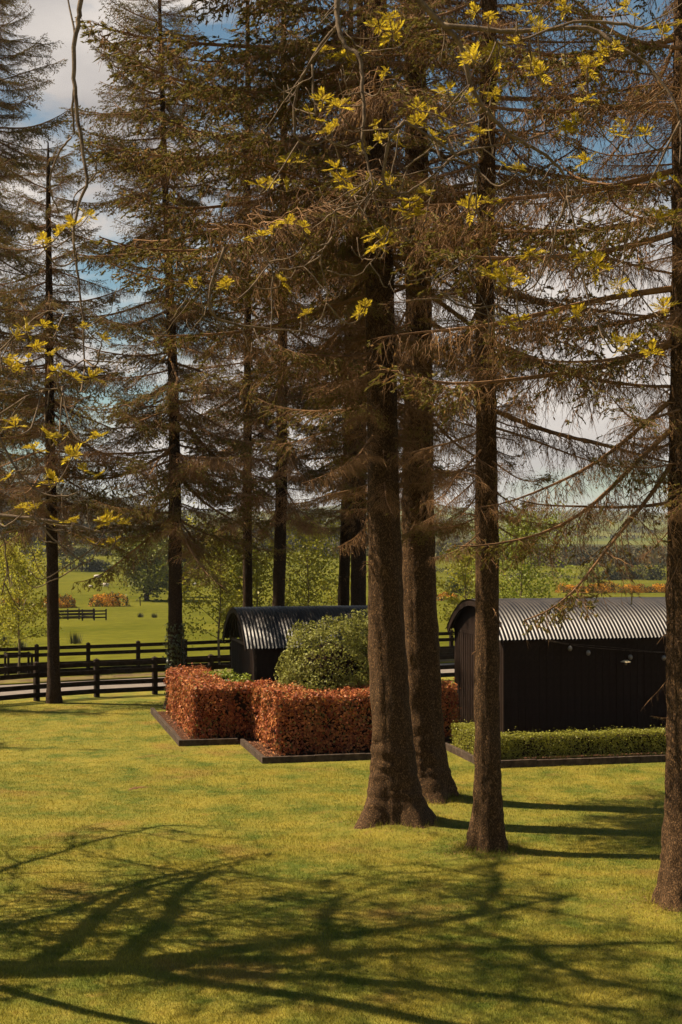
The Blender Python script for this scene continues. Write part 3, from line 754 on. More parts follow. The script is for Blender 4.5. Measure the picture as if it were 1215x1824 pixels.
BR['sprig'] = [make_branch(90, lambda t, r: 1, .1, .1, .28), make_branch(91, lambda t, r: .03, .5, .0, .25)]
def trunk_mesh(path, rad, flare, seed, sides=44, step=.07, m=None, hmin=-.15):
    """path: points (local), rad: list of (z, r); bark plates and root flare as real relief"""
    r = np.random.default_rng(seed); pz = np.array([p[2] for p in path]); px = np.array([p[0] for p in path]); py = np.array([p[1] for p in path])
    top = pz[-1]; zs = np.concatenate([np.arange(hmin, 1.6, step * .6), np.arange(1.6, top, step * 1.4), [top]])
    rz = np.array([a for a, _ in rad]); rr = np.array([c for _, c in rad])
    th = np.linspace(0, 2 * pi, sides, endpoint=False); ph = r.uniform(0, 6, 8)
    R = np.interp(zs, rz, rr)[:, None] * np.ones((1, sides))
    lob = .5 + .5 * np.sin(5 * th + ph[0]) * .6 + .4 * np.sin(3 * th + ph[1])
    R += flare * np.exp(-np.maximum(zs, 0)[:, None] / .36) * (.25 + 1.0 * np.clip(lob, 0, 1.4)[None, :])
    R *= 1 + .035 * np.sin(3 * th[None, :] + zs[:, None] * .6 + ph[2]) + .02 * np.sin(7 * th[None, :] + zs[:, None] * 1.7 + ph[3])
    R *= 1 + .028 * np.sin(11 * th[None, :] + .5 * np.sin(zs[:, None] * 2.3) + ph[4]) * np.exp(-np.maximum(zs, 0)[:, None] / 1.6) + .02 * np.sin(17 * th[None, :] + zs[:, None] * .4 + ph[5])
    nse = r.normal(size=R.shape); nse = (nse + np.roll(nse, 1, 0) + np.roll(nse, -1, 0) + .6 * np.roll(nse, 1, 1)) / 2
    big = r.normal(size=R.shape)
    for _ in range(3): big = (big + np.roll(big, 1, 0) + np.roll(big, -1, 0) + np.roll(big, 1, 1) + np.roll(big, -1, 1)) / 2.6
    R *= 1 + .014 * nse + .014 * big
    X = np.interp(zs, pz, px)[:, None] + R * np.cos(th); Y = np.interp(zs, pz, py)[:, None] + R * np.sin(th)
    v = np.stack([X, Y, np.repeat(zs[:, None], sides, 1)], -1).reshape(-1, 3)
    k = len(zs); i = np.arange(k * sides).reshape(k, sides)
    f = np.stack([i[:-1], np.roll(i[:-1], -1, 1), np.roll(i[1:], -1, 1), i[1:]], -1).reshape(-1, 4)
    return mesh_np('trunk', v, f, m or M_bark, True)

def spruce(label, Y, path_px, rad_px, height, h0, Lf, dens, kindf, seed, flare=.12, snag0=2.5, extra=(), base_z=0.0, group='spruce trees', minL=.5, wind=None, h_max=99, skip=None):
    sc = F / Y
    pts = [P(x, y, Y) for x, y in path_px]
    base = Vector((pts[0].x, Y, base_z))
    loc = [Vector((p.x - base.x, 0, p.z - base_z)) for p in pts]; loc[0].z = 0
    if loc[-1].z < height: loc.append(loc[-1] + (loc[-1] - loc[-2]).normalized() * (height - loc[-1].z))
    loc.insert(0, Vector((0, 0, -.2)))
    rad = [(HC - (y - HZ) * Y / F - base_z, w / sc) for y, w in rad_px] + [(height, .02)]
    t = thing('spruce_tree', label, 'tree', base, 0, group)
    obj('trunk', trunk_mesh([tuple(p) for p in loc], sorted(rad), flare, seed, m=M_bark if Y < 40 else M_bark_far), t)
    r = random.Random(seed); b = MB()
    zz = [p.z for p in loc]; xx = [p.x for p in loc]
    rzs = sorted(rad); rz_ = [a for a, _ in rzs]; rr_ = [c for _, c in rzs]
    def ctr(h): return Vector((float(np.interp(h, zz, xx)), 0, h)), float(np.interp(h, rz_, rr_))
    for k in range(int((height - snag0) * 7)):                # dead snags on the bole
        h = r.uniform(snag0, height * .9); c, rr = ctr(h); a = r.uniform(0, 2 * pi)
        if h < h0 and r.random() < .55: continue
        d = Vector((cos(a), sin(a), r.uniform(-.6, .3))); l = r.uniform(.08, .7) * (1 if h > h0 else .55) if h > 3.6 else r.uniform(.03, .09)
        p0 = c + Vector((cos(a), sin(a), 0)) * rr * .9
        b.tube([p0, p0 + d * l * .5, p0 + d * l + Vector((0, 0, -.35 * l))], [.013, .009, .003], 4)
        for _ in range(3):
            q = p0 + d * l * r.uniform(.3, 1); dv = Vector((r.uniform(-1, 1), r.uniform(-1, 1), r.uniform(-1.3, .2))) * l * .45
            b.tube([q, q + dv * .6, q + dv + Vector((0, 0, -.1 * l))], [.006, .004, .002], 3, cap=False)
    cr_ = b.build('crown', M_twig, t)
    h = h0; az = r.uniform(0, 6)
    while h < min(height - .3, h_max):
        f = (h - h0) / (height - h0)
        for k in range(dens):
            az += 2 * pi / dens + r.uniform(-.5, .5)
            L = Lf(f) * r.uniform(.35, 1.15)
            if skip and skip(h, az % (2 * pi)): continue
            if L < minL: continue
            kd = kindf(f, az, r); me = r.choice(BR[kd])
            c, rr = ctr(h + r.uniform(-.2, .2))
            pit = r.uniform(-22, 16) + (24 * f - 9); roll = r.uniform(-40, 40)
            M = Matrix.Rotation(az, 4, 'Z') @ Matrix.Rotation(-radians(pit), 4, 'Y') @ Matrix.Rotation(radians(roll), 4, 'X')
            s = L / 4.0
            obj('branch', me, cr_, loc=c + Vector((cos(az), sin(az), 0)) * rr * .6, rot=M.to_euler(), scale=(s, s * r.choice((-1, 1)) * r.uniform(.8, 1.1), s * r.uniform(.8, 1.1)))
        az += .6; h += r.uniform(.36, .70)
    for (h, azd, pit, L, kd, idx) in extra:
        c, rr = ctr(h); M = Matrix.Rotation(radians(azd), 4, 'Z') @ Matrix.Rotation(-radians(pit), 4, 'Y')
        obj('branch', BR[kd][idx], cr_, loc=c + Vector((cos(radians(azd)), sin(radians(azd)), 0)) * rr * .6, rot=M.to_euler(), scale=L / 4)
    return t
def kinds(live_low, live_high, half=.4):
    def k(f, az, r):
        p = live_low + (live_high - live_low) * f + (.25 if cos(az) < -.3 else -.1)
        u = r.random()
        return 'live' if u < p else ('half' if u < p + half * (1 - p) + .1 else 'dead')
    return k
spruce('thick spruce trunk with flared roots, foremost of the close pair mid-lawn', TR['A'].y, [(705, 1468), (700, 1300), (688, 1100), (683, 900), (678, 600), (668, 0)],
       [(1468, 46), (1400, 41), (1300, 36), (1100, 31), (900, 28), (500, 24), (0, 20)], 30, 6.4, lambda f: 6.0 * (1 - f ** 1.7) * min(1, .30 + f * 2.8), 4, kinds(.1, .8), 11, flare=.42, snag0=.9, h_max=19,
       extra=((15.5, 178, 8, 5.3, 'live', 0), (14.6, 168, 2, 5.6, 'live', 2), (13.8, 190, 0, 5.2, 'live', 1), (13, 176, -5, 5.6, 'live', 4), (12.2, 163, -6, 5.2, 'half', 0), (11.5, 190, -8, 5.3, 'live', 3),
              (10.6, 180, -10, 5.0, 'live', 0), (15, 203, 10, 4.8, 'live', 1), (12.6, 207, -4, 4.8, 'live', 2), (9.8, 172, -10, 4.5, 'half', 2), (14.2, 155, 6, 5.2, 'live', 3), (16.2, 186, 12, 6.0, 'live', 4)))
spruce('tall spruce trunk standing just behind the flared front trunk mid-lawn', TR['B'].y, [(760, 1428), (755, 1300), (746, 1000), (745, 500), (738, 0)],
       [(1428, 40), (1300, 33), (1000, 29), (500, 22), (0, 18)], 28, 5.8, lambda f: 5.0 * (1 - f ** 1.6) * min(1, .42 + f * 2.6), 4, kinds(.0, .6), 12, flare=.34, snag0=.9, h_max=19)
spruce('slender spruce trunk in front of the large hut gable', TR['C'].y, [(872, 1518), (868, 1300), (867, 1000), (864, 500), (872, 0)],
       [(1518, 27), (1300, 22), (1000, 21), (500, 16), (0, 13)], 24, 5.6, lambda f: 3.6 * (1 - f ** 1.5) * min(1, .42 + f * 2.4), 4, kinds(.0, .45), 13, flare=.15, snag0=.9, h_max=17,
       extra=((7.5, 5, -8, 4.2, 'dead', 0), (8.6, -14, -4, 4.4, 'dead', 1), (9.6, 8, -6, 4.2, 'half', 0), (10.6, -6, 0, 4.2, 'dead', 3), (11.6, 12, 2, 4.0, 'half', 2), (12.8, 0, 4, 4.0, 'live', 0)))
spruce('reddish spruce trunk cut by the right edge of the picture', TR['D'].y, [(1224, 1616), (1227, 1300), (1227, 1000), (1229, 600), (1233, 0)],
       [(1616, 46), (1450, 40), (1000, 38), (600, 34), (0, 30)], 26, 5.9, lambda f: 4.3 * (1 - f ** 1.5) * min(1, .55 + f * 2.2), 4, kinds(.05, .5), 14, flare=.22, snag0=.9, h_max=16,
       extra=((8.2, 178, -8, 4.6, 'half', 0), (9.0, 168, -4, 4.8, 'dead', 2), (9.8, 188, -4, 4.6, 'half', 4), (10.7, 175, 0, 4.6, 'dead', 0), (11.6, 184, 2, 4.4, 'half', 2), (12.6, 172, 4, 4.4, 'live', 1), (13.6, 186, 8, 4.2, 'live', 0), (7.0, 176, -30, 3.9, 'half', 1), (6.6, 196, -38, 3.6, 'half', 3), (7.4, 160, -22, 3.5, 'dead', 1), (3.45, 190, -20, .75, 'sprig', 1), (2.75, 186, 5, .4, 'sprig', 0), (1.95, 186, 0, .35, 'sprig', 0), (5.2, 230, -25, .8, 'sprig', 1)))
spruce('spruce with ivy round its lower trunk beside the far beech hedge', 46.0, [(313, 1258), (312, 900), (309, 700), (300, 450), (294, 330), (284, 0)],
       [(1258, 15), (1150, 12.5), (900, 11), (600, 8), (340, 5.5), (100, 4)], 24, 5.4, lambda f: 4.9 * (1 - f) ** .45 * min(1, .7 + f * 2), 6, kinds(.45, .95), 15, flare=.1, snag0=5.0)
spruce('thin spruce standing by the near fence at the far left', G(96, 1252).y, [(96, 1252), (92, 900), (88, 700), (86, 300)],
       [(1252, 13), (1200, 11), (900, 9.5), (600, 7), (300, 3.5)], 17.6, 5.8, lambda f: 3.9 * (1 - f) ** .35 * min(1, .7 + f * 2), 6, kinds(.35, .95), 16, flare=.05, snag0=5.0)
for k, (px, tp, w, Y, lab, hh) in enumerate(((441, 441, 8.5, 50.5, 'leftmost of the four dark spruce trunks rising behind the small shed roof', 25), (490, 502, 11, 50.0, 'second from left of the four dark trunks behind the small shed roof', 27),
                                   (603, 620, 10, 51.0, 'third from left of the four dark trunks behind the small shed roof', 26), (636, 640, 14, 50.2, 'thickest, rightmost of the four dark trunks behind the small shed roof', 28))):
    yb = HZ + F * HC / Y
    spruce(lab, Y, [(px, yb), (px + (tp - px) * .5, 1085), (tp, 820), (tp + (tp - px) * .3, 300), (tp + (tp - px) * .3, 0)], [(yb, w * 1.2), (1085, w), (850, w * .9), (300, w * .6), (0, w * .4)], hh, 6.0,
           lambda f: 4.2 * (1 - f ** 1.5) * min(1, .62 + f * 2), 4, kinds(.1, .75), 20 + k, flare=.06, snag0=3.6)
kb = ground_at(-34, 66)
spruce('dark spruce crown filling the top left corner, beyond the lane', 66, [(-34, HZ + F * (HC - kb.z) / 66), (-30, 800), (-20, 300), (-10, 0)], [(1180, 10), (800, 8), (300, 5), (0, 3)], 34, 8.0,
       lambda f: 6.4 * (1 - f) ** .6 * min(1, .7 + f * 2), 6, kinds(.6, 1.0), 30, flare=.05, snag0=6, base_z=kb.z)
# out of frame to the left: its shadow falls on the lawn
spruce('spruce by the near fence beyond the left edge of the picture', 47, [(-420, HZ + F * HC / 47), (-420, 800), (-420, 0)], [(1300, 13), (800, 11), (0, 5)], 15, 5.0,
       lambda f: 3.0 * (1 - f) ** .6, 4, kinds(.3, .9), 32, flare=.1, snag0=5)
spruce('spruce on the lawn beyond the left edge of the picture', 40.5, [(-830, HZ + F * HC / 40.5), (-830, 800), (-830, 0)], [(1300, 13), (800, 11), (0, 5)], 18.5, 5.5,
       lambda f: 3.0 * (1 - f) ** .6, 4, kinds(.3, .9), 31, flare=.1, snag0=5)

# ivy on the ivy-clad trunk: a climbing plant of its own
r = np.random.default_rng(8); n = 1500
ez = P(313, 1258, 46).x; hgt = r.uniform(0, 1, n) ** 1.3 * 2.6; a = r.uniform(0, 2 * pi, n); rr = .24 + r.exponential(.03, n)
lean = (hgt / 6.0) * -.02
c = np.c_[np.cos(a) * rr + lean, np.sin(a) * rr, hgt]
v, f = leaf_quads(c, .085, r, np.c_[np.cos(a), np.sin(a), np.zeros(n)], .6, .8)
iv = thing('ivy_plant', 'dark green ivy climbing the lower trunk behind the far beech hedge', 'ivy', (ez, 46, 0))
obj('foliage', mesh_np('ivy_foliage', v, f, M_ivy), iv)
b = MB(); rs = random.Random(2)
for k in range(5):
    a0 = rs.uniform(0, 6); b.tube([(cos(a0 + z * .3) * (.27 - .01 * z), sin(a0 + z * .3) * (.27 - .01 * z), z) for z in np.linspace(0, 2.4, 9)], .012, 4)
b.build('stems', M_twig, iv)

# ------------------------------------------------------------------ the ash: trunk out of frame to the left, boughs hanging into the view
ash = thing('ash_tree', 'ash tree with bare curling twigs and yellow leaf tufts hanging in front', 'tree', (-8.6, 19.6, 0))
A0 = Vector((-8.6, 19.6, 0)); ab = MB(); rs = random.Random(77)
nodes = []                                                    # points along visible boughs to which twigs attach
tips = []                                                     # tuft positions
def limb(pts, r0, r1, n=8, m=5, keep=False, wig=.0):
    if keep: r0 *= .8; r1 *= .8
    pts = smooth_path(pts, m); k = len(pts)
    if wig: pts = [p + Vector((rs.uniform(-wig, wig), rs.uniform(-wig, wig), rs.uniform(-wig, wig))) * (0 if i in (0,) else 1) for i, p in enumerate(pts)]
    ab.tube([p - A0 for p in pts], [r0 + (r1 - r0) * (i / (k - 1)) for i in range(k)], n)
    if keep: nodes.extend(pts)
    return pts
def V(*a): return Vector(a)
TRK = limb([A0 + V(0, 0, -.2), A0 + V(0, 0, .5), A0 + V(.05, .1, 2.5), A0 + V(.1, .2, 5.2), A0 + V(.3, .5, 7.2)], .50, .34, 18)
FK = A0 + V(.3, .5, 7.2)
skel = []
def big(pts, r0, r1):
    p = limb(pts, r0, r1, 9, 6, wig=.045); skel.append(p); return p
big([FK - V(0, 0, .3), V(-7.6, 21.6, 9.0), V(-6.6, 23.2, 10.8), V(-6.5, 24.6, 12.6)], .21, .04)
big([FK - V(0, 0, .2), V(-7.7, 20.9, 9.4), V(-6.7, 21.6, 11.4), V(-5.9, 22.2, 13.2)], .21, .04)
big([FK - V(0, 0, .4), V(-7.4, 19.8, 9.0), V(-6.3, 19.2, 11.0), V(-5.4, 19.0, 12.8)], .20, .04)
big([A0 + V(0, .1, 4.2), V(-9.6, 21.4, 5.3), V(-10.6, 24.2, 6.2), V(-10.5, 26.6, 7.2), V(-9.8, 29.3, 8.2)], .11, .03)
big([A0 + V(0, .1, 3.6), V(-8.9, 20.9, 4.6), V(-8.6, 22.4, 5.8), V(-8.2, 24.2, 6.4), V(-7.4, 26.0, 7.2)], .12, .03)
big([A0 + V(.1, .3, 5.7), V(-8.7, 21.0, 6.4), V(-8.75, 21.9, 6.6), V(-8.3, 22.6, 6.2), V(-8.2, 24.0, 6.6), V(-7.6, 25.0, 7.0)], .17, .05)
big([FK - V(0, 0, .3), V(-8.6, 21.4, 7.5), V(-8.3, 22.7, 7.4), V(-8.5, 23.6, 7.6), V(-8.2, 25.4, 7.8)], .18, .05)
big([V(-6.6, 23.2, 10.8), V(-7.2, 25.0, 12.0), V(-7.8, 27.2, 13.0)], .09, .03)
big([V(-7.7, 20.9, 9.4), V(-8.6, 22.6, 10.6), V(-9.2, 24.8, 11.6)], .10, .03)
big([V(-6.7, 21.6, 11.4), V(-6.9, 20.4, 12.6), V(-6.6, 19.6, 14.0)], .09, .03)
TOPL = big([FK - V(0, 0, .5), V(-6.4, 18.2, 9.6), V(-4.4, 16.2, 11.5), V(-2.2, 14.9, 11.6), V(0.2, 14.4, 11.3), V(1.6, 14.2, 10.9)], .16, .05)
big([V(-4.4, 16.2, 11.5), V(-1.5, 16.6, 12.4), V(1.5, 16.4, 12.6), V(4.5, 15.6, 11.8)], .10, .04)
big([A0 + V(0, 0, 4.6), V(-6.4, 17.4, 5.7), V(-4.6, 15.6, 6.0), V(-3.5, 14.5, 5.75)], .10, .045)
# shadow-casting spray of side boughs on the limbs out of frame
for si, sk in enumerate(skel[:10]):
    for i in range(3, len(sk)):
        for _ in range(3 if 3 <= si <= 6 else 7):
            p = sk[i]; d = V(rs.uniform(-1, 1), rs.uniform(-1, 1), rs.uniform(-.5, .5)).normalized(); l = rs.uniform(.8, 2.6)
            if (p + d * l).x / (p + d * l).y > -.25: continue        # these boughs stay left of the view
            pts = [p, p + d * l * .4 - V(0, 0, .12), p + d * l * .8 - V(0, 0, .1), p + d * l + V(0, 0, .15)]
            q = limb(pts, .026, .008, 4, 2, wig=.04); tips.append(q[-1])
            for _ in range(5):
                s = rs.choice(q[2:]); d2 = (d + V(rs.uniform(-1, 1), rs.uniform(-1, 1), rs.uniform(-.8, .6))).normalized(); l2 = rs.uniform(.3, .8)
                q2 = limb([s, s + d2 * l2 * .5 - V(0, 0, .08), s + d2 * l2 + V(0, 0, .1)], .012, .006, 3, 2); tips.append(q2[-1])
DA = 14.0
def pb(pl, r0, r1, D=DA, dd=0.0):                            # bough traced over its photo course, at its own depth
    n = len(pl); return limb([P(x, y, D + dd * i / max(1, n - 1)) for i, (x, y) in enumerate(pl)], r0, r1, 7, 4, keep=True, wig=.008)
pb([(150, -60), (143, 0), (140, 35), (132, 85), (132, 140), (137, 200), (146, 262), (155, 320), (140, 365), (131, 420), (138, 480), (147, 560), (152, 660)], .034, .010, 14.6, -.4)
pb([(132, 150), (129, 190), (131, 236), (108, 268), (91, 305), (92, 345), (106, 380)], .016, .008, 14.5, .3)
pb([(147, 262), (166, 280), (172, 303), (158, 326), (134, 348), (129, 385)], .014, .008, 14.4, .2)
pb([(134, 75), (125, 15), (108, -30)], .014, .008, 14.5, .3)
pb([(131, 420), (100, 440), (75, 430)], .010, .006, 14.3, .2)
pb([(600, -60), (601, 0), (603, 45), (616, 82), (642, 102), (645, 150), (648, 200), (645, 250), (658, 300), (664, 335)], .036, .012, 14.2, -.5)
pb([(602, 45), (572, 80), (543, 128), (527, 172), (526, 238), (545, 257), (575, 252), (598, 230)], .024, .009, 14.1, .5)
pb([(556, 115), (558, 160), (562, 205)], .014, .008, 14.1)
pb([(700, -70), (745, 0), (785, 40), (820, 78), (838, 148), (868, 200), (910, 240), (962, 270), (1003, 308), (1010, 352), (990, 405)], .042, .012, 14.6, .6)
pb([(790, 44), (860, 52), (930, 55), (1050, 50), (1092, 78), (1150, 112), (1195, 172), (1212, 215)], .034, .014, 14.6, -.5)
pb([(1290, 25), (1215, 40), (1150, 50), (1100, 42), (1020, 40), (960, 60), (905, 80), (880, 70)], .026, .010, 13.8, .3)
pb([(722, 215), (702, 236), (690, 262), (683, 308), (690, 338), (718, 345), (760, 322), (800, 285), (835, 268), (940, 250), (1000, 222), (1058, 188)], .022, .007, 13.6, .6)
pb([(720, 300), (760, 270), (800, 240), (830, 222)], .010, .006, 13.7)
pb([(722, 216), (770, 245), (810, 275), (850, 300)], .018, .010, 13.6, .3)
pb([(664, 335), (640, 365), (600, 375), (597, 412), (572, 455), (580, 500), (583, 530), (572, 572)], .012, .006, 13.7, .3)
pb([(572, 455), (540, 475), (492, 480), (474, 468), (465, 450)], .009, .005, 13.9)
pb([(583, 482), (632, 492), (660, 470), (682, 440)], .009, .005, 13.9)
pb([(600, 372), (640, 340), (655, 320), (668, 300)], .010, .006, 13.9)
pb([(664, 335), (672, 370), (690, 405), (700, 405)], .010, .005, 13.8)
pb([(990, 405), (985, 450), (1020, 470), (1060, 480), (1095, 470)], .012, .006, 14.3)
pb([(870, 545), (840, 548), (806, 536), (780, 515), (775, 490), (820, 470), (870, 440)], .012, .006, 13.7)
pb([(868, 548), (895, 535), (925, 520)], .008, .005, 13.7)
pb([(1010, 350), (1030, 430), (1045, 520), (1060, 570)], .014, .007, 14.2)
pb([(1212, 215), (1160, 320), (1120, 400), (1110, 480)], .014, .007, 14.0, .4)
pb([(400, 440), (372, 530), (395, 570), (470, 585), (540, 590)], .020, .008, 14.4, .3)
pb([(375, 545), (362, 515), (352, 500)], .009, .006, 14.3)
pb([(-90, 900), (0, 918), (70, 925), (130, 935), (175, 948), (215, 945)], .034, .008, 14.4, -.3)
pb([(60, 922), (95, 960), (125, 985), (150, 1002), (168, 992), (175, 965)], .012, .006, 14.2)
pb([(0, 740), (-60, 780), (-120, 880)], .03, .03, 14.6)
pb([(-60, 780), (0, 738), (60, 700), (110, 690)], .02, .007, 14.5, -.3)
pb([(-70, 690), (0, 625), (40, 585), (85, 555), (112, 560)], .018, .006, 14.4, -.3)
pb([(-40, 700), (20, 820), (60, 870), (110, 885), (150, 870)], .018, .006, 14.4, -.3)
pb([(-20, 900), (5, 960), (12, 1010), (3, 1060)], .012, .006, 14.0)
CL = [(585, 105), (640, 100), (688, 128), (575, 178), (604, 192), (640, 262), (690, 245), (516, 290), (508, 330), (600, 300), (612, 318), (580, 235), (558, 212), (468, 420), (512, 398), (488, 405), (540, 405),
      (612, 335), (716, 375), (742, 385), (730, 358), (696, 330), (745, 192), (757, 212), (798, 160), (842, 105), (850, 238), (836, 182), (876, 172), (842, 252), (770, 243), (684, 430), (670, 442), (545, 560),
      (500, 500), (352, 500), (402, 512), (960, 48), (1000, 8), (885, 95), (950, 118), (962, 132), (1046, 120), (1090, 88), (1096, 20), (1008, 236), (1026, 224), (1036, 285), (1094, 240), (1042, 180), (922, 300),
      (842, 370), (868, 382), (908, 492), (926, 506), (880, 490), (946, 455), (890, 580), (930, 570), (990, 560), (1112, 520), (1030, 560), (1122, 610), (1160, 627), (1100, 612), (1182, 550), (1042, 460), (1062, 472),
      (182, 605), (76, 580), (46, 590), (86, 630), (50, 640), (132, 402), (76, 430), (100, 662), (130, 672), (160, 672), (40, 905), (130, 812), (95, 856), (150, 840), (192, 932), (200, 966), (170, 970), (130, 930),
      (100, 930), (62, 905), (20, 655), (28, 760), (90, 780), (60, 800), (165, 780), (15, 850), (640, 560), (1200, 320), (1170, 390), (1150, 240), (920, 20), (870, 30), (1180, 60), (1130, 30), (700, 60), (460, 330)]
side_tips = {}
for ci, (px, py) in enumerate(CL):
    tgt = P(px, py, rs.uniform(13.4, 14.7))
    best = min(nodes, key=lambda q: (q - tgt).length + (.5 if q.z < tgt.z - .3 else 0))
    dv = tgt - best; l = dv.length
    if l > 1.3: best = tgt + V(rs.uniform(-.5, .5), rs.uniform(-.2, .4), rs.uniform(.1, .5)); best = min(nodes, key=lambda q: (q - best).length)
    dv = tgt - best; l = dv.length
    hook = min(.16, .3 * l)
    mid = best.lerp(tgt, .55) - V(0, 0, hook) + V(rs.uniform(-.06, .06), rs.uniform(-.06, .06), 0)
    near = tgt - V(dv.x * .08, dv.y * .08, .07)
    pq = limb([best, mid, near, tgt], .0085, .006, 5, 4, wig=.006); tips.append(tgt)
    for _ in range(rs.choice((0, 1, 1, 2))):                  # short side shoots with smaller tufts
        s0 = pq[rs.randint(len(pq) // 2, len(pq) - 2)]; e = s0 + V(rs.uniform(-.16, .16), rs.uniform(-.12, .12), rs.uniform(.02, .14))
        limb([s0, s0.lerp(e, .5) - V(0, 0, .02), e], .006, .004, 4, 2); side_tips.setdefault(ci, []).append(e)
# extra bare twigs for the tangle
base_nodes = [q for q in nodes if q.x > -1.3 or q.z < 8.2]
for _ in range(150):
    p = rs.choice(base_nodes); d = V(rs.uniform(-1, 1), rs.uniform(-.5, .5), rs.uniform(-.9, .5)).normalized(); l = rs.uniform(.2, .75)
    limb([p, p + d * l * .4 - V(0, 0, .06), p + d * l * .8 - V(0, 0, .1), p + d * l + V(0, 0, .05)], .007, .0035, 4, 3, wig=.008)
ab.build('trunk', M_ashbark, ash, smooth=True)

def tuft_mesh(seed):
    r = random.Random(seed); b = MB()
    for k in range(r.randint(6, 8)):                          # young pinnate leaves in a rosette, leaflets folded forward
        a = 2 * pi * k / 6 + r.uniform(-.4, .4); el = radians(r.uniform(5, 75)); d = Vector((cos(a) * cos(el), sin(a) * cos(el), sin(el)))
        L = r.uniform(.08, .15); side = d.cross(Vector((0, 0, 1))).normalized(); up = side.cross(d)
        pts = [d * L * t - Vector((0, 0, .05 * t * t)) for t in (0, .5, 1)]
        b.tube(pts, [.003, .0025, .002], 3, cap=False)
        for j in range(5):
            t = .25 + .18 * j; c = pts[0].lerp(pts[2], t) - Vector((0, 0, .0))
            for s in (-1, 1):
                ld = (d * .75 + side * s * .7 + Vector((0, 0, r.uniform(-.25, .2)))).normalized() * L * (.46 - .04 * abs(j - 2)); w = ld.cross(up).normalized() * ld.length * .17
                b.add([c, c + ld * .45 + w + up * .006, c + ld, c + ld * .45 - w + up * .006], [(0, 1, 2, 3)])
        ld = d * L * .5 - Vector((0, 0, .03)); w = side * L * .09; c = pts[2]
        b.add([c, c + ld * .45 + w, c + ld, c + ld * .45 - w], [(0, 1, 2, 3)])
    return b.mesh('leaf_tuft', M_ashleaf)
TU = [tuft_mesh(s) for s in range(6)]
for i, p in enumerate(tips[-(len(CL)):]):
    obj('leaf_tuft', rs.choice(TU), ash, loc=p - A0, rot=(rs.uniform(-.7, .7), rs.uniform(-.7, .7), rs.uniform(0, 6)), scale=rs.uniform(.55, 1.1))
    for dv in side_tips.get(i, ()):
        obj('leaf_tuft', rs.choice(TU), ash, loc=dv - A0, rot=(rs.uniform(-.8, .8), rs.uniform(-.8, .8), rs.uniform(0, 6)), scale=rs.uniform(.35, .8))
for p in rs.sample(tips[:-len(CL)], 110):                      # tufts on the limbs beyond the frame
    obj('leaf_tuft', rs.choice(TU), ash, loc=p - A0, rot=(rs.uniform(-.6, .6), rs.uniform(-.6, .6), rs.uniform(0, 6)), scale=rs.uniform(1.2, 2.0))

# ------------------------------------------------------------------ young trees along the lane, field trees
def broadleaf(name, label, base, h, w, crown0, leaf, n, m, tr, seed, limbs=14, subs=5, cat='tree', group=None, bark=None, multi=1, spread=.16, up=.5):
    r = random.Random(seed); g = np.random.default_rng(seed); t = thing(name, label, cat, base, 0, group); b = MB(); cs = []
    for mi in range(multi):
        off = V(r.uniform(-.3, .3), r.uniform(-.3, .3), 0) * (w * .12 if multi > 1 else 0)
        tp = [off + V(0, 0, -.1)] + [off * (1 + 1.2 * k) + V(r.uniform(-.02, .02) * h, r.uniform(-.02, .02) * h, h * .92 * k / 4) for k in range(1, 5)]
        tp = smooth_path(tp, 3); k = len(tp)
        b.tube(tp, [tr * (1 - .88 * i / (k - 1)) for i in range(k)], 7)
        for q in range(limbs):
            f = crown0 + (1 - crown0) * (q + r.random()) / limbs * .97; z = f
            idx = min(int(z * (k - 1)), k - 2); p = tp[idx].lerp(tp[idx + 1], z * (k - 1) - idx)
            a = q * 2.4 + r.uniform(-.5, .5); g_ = (f - crown0) / (1 - crown0)
            L = w * .5 * (sin(pi * (.18 + .78 * g_)) ** .8) * r.uniform(.7, 1.15)
            d = V(cos(a), sin(a), up * (1 + g_) * r.uniform(.4, 1))
            pts = smooth_path([p, p + d * L * .5 + V(0, 0, .03 * L), p + d * L + V(0, 0, .1 * L * r.uniform(-1, 1))], 3)
            b.tube(pts, [tr * .32 * (1 - .8 * i / (len(pts) - 1)) for i in range(len(pts))], 4, cap=False)
            for s in range(subs):
                p2 = pts[r.randint(1, len(pts) - 1)]; d2 = (d.normalized() + V(r.uniform(-1, 1), r.uniform(-1, 1), r.uniform(-.5, .8))).normalized(); l2 = L * r.uniform(.2, .5)
                b.tube([p2, p2 + d2 * l2 * .5, p2 + d2 * l2], [tr * .1, tr * .07, tr * .03], 3, cap=False)
                for u in (.35, .7, 1): cs.append(tuple(p2 + d2 * l2 * u))
    b.build('trunk', bark or M_bark_far, t)
    cs = np.array(cs); idx = g.integers(0, len(cs), n); c = cs[idx] + g.normal(size=(n, 3)) * w * .5 * spread * g.uniform(.3, 1.2, (n, 1))
    c[:, 2] = np.maximum(c[:, 2], .1)
    v, f = leaf_quads(c, leaf, g, asp=.6)
    obj('crown', mesh_np(name + '_crown', v, f, m), t)
    return t
M_sapbark = mat('sapling_bark', (0.12, 0.085, 0.05), .85, (.2, .15, .09), 12)
sg = 'young trees along the lane'
broadleaf('young_tree', 'slim yellow-leaved sapling rising from the timber guard', gp, 4.9, 3.0, .3, .11, 6000, M_sap, .055, 1, 26, 6, group=sg, bark=M_sapbark, spread=.14, up=.8)
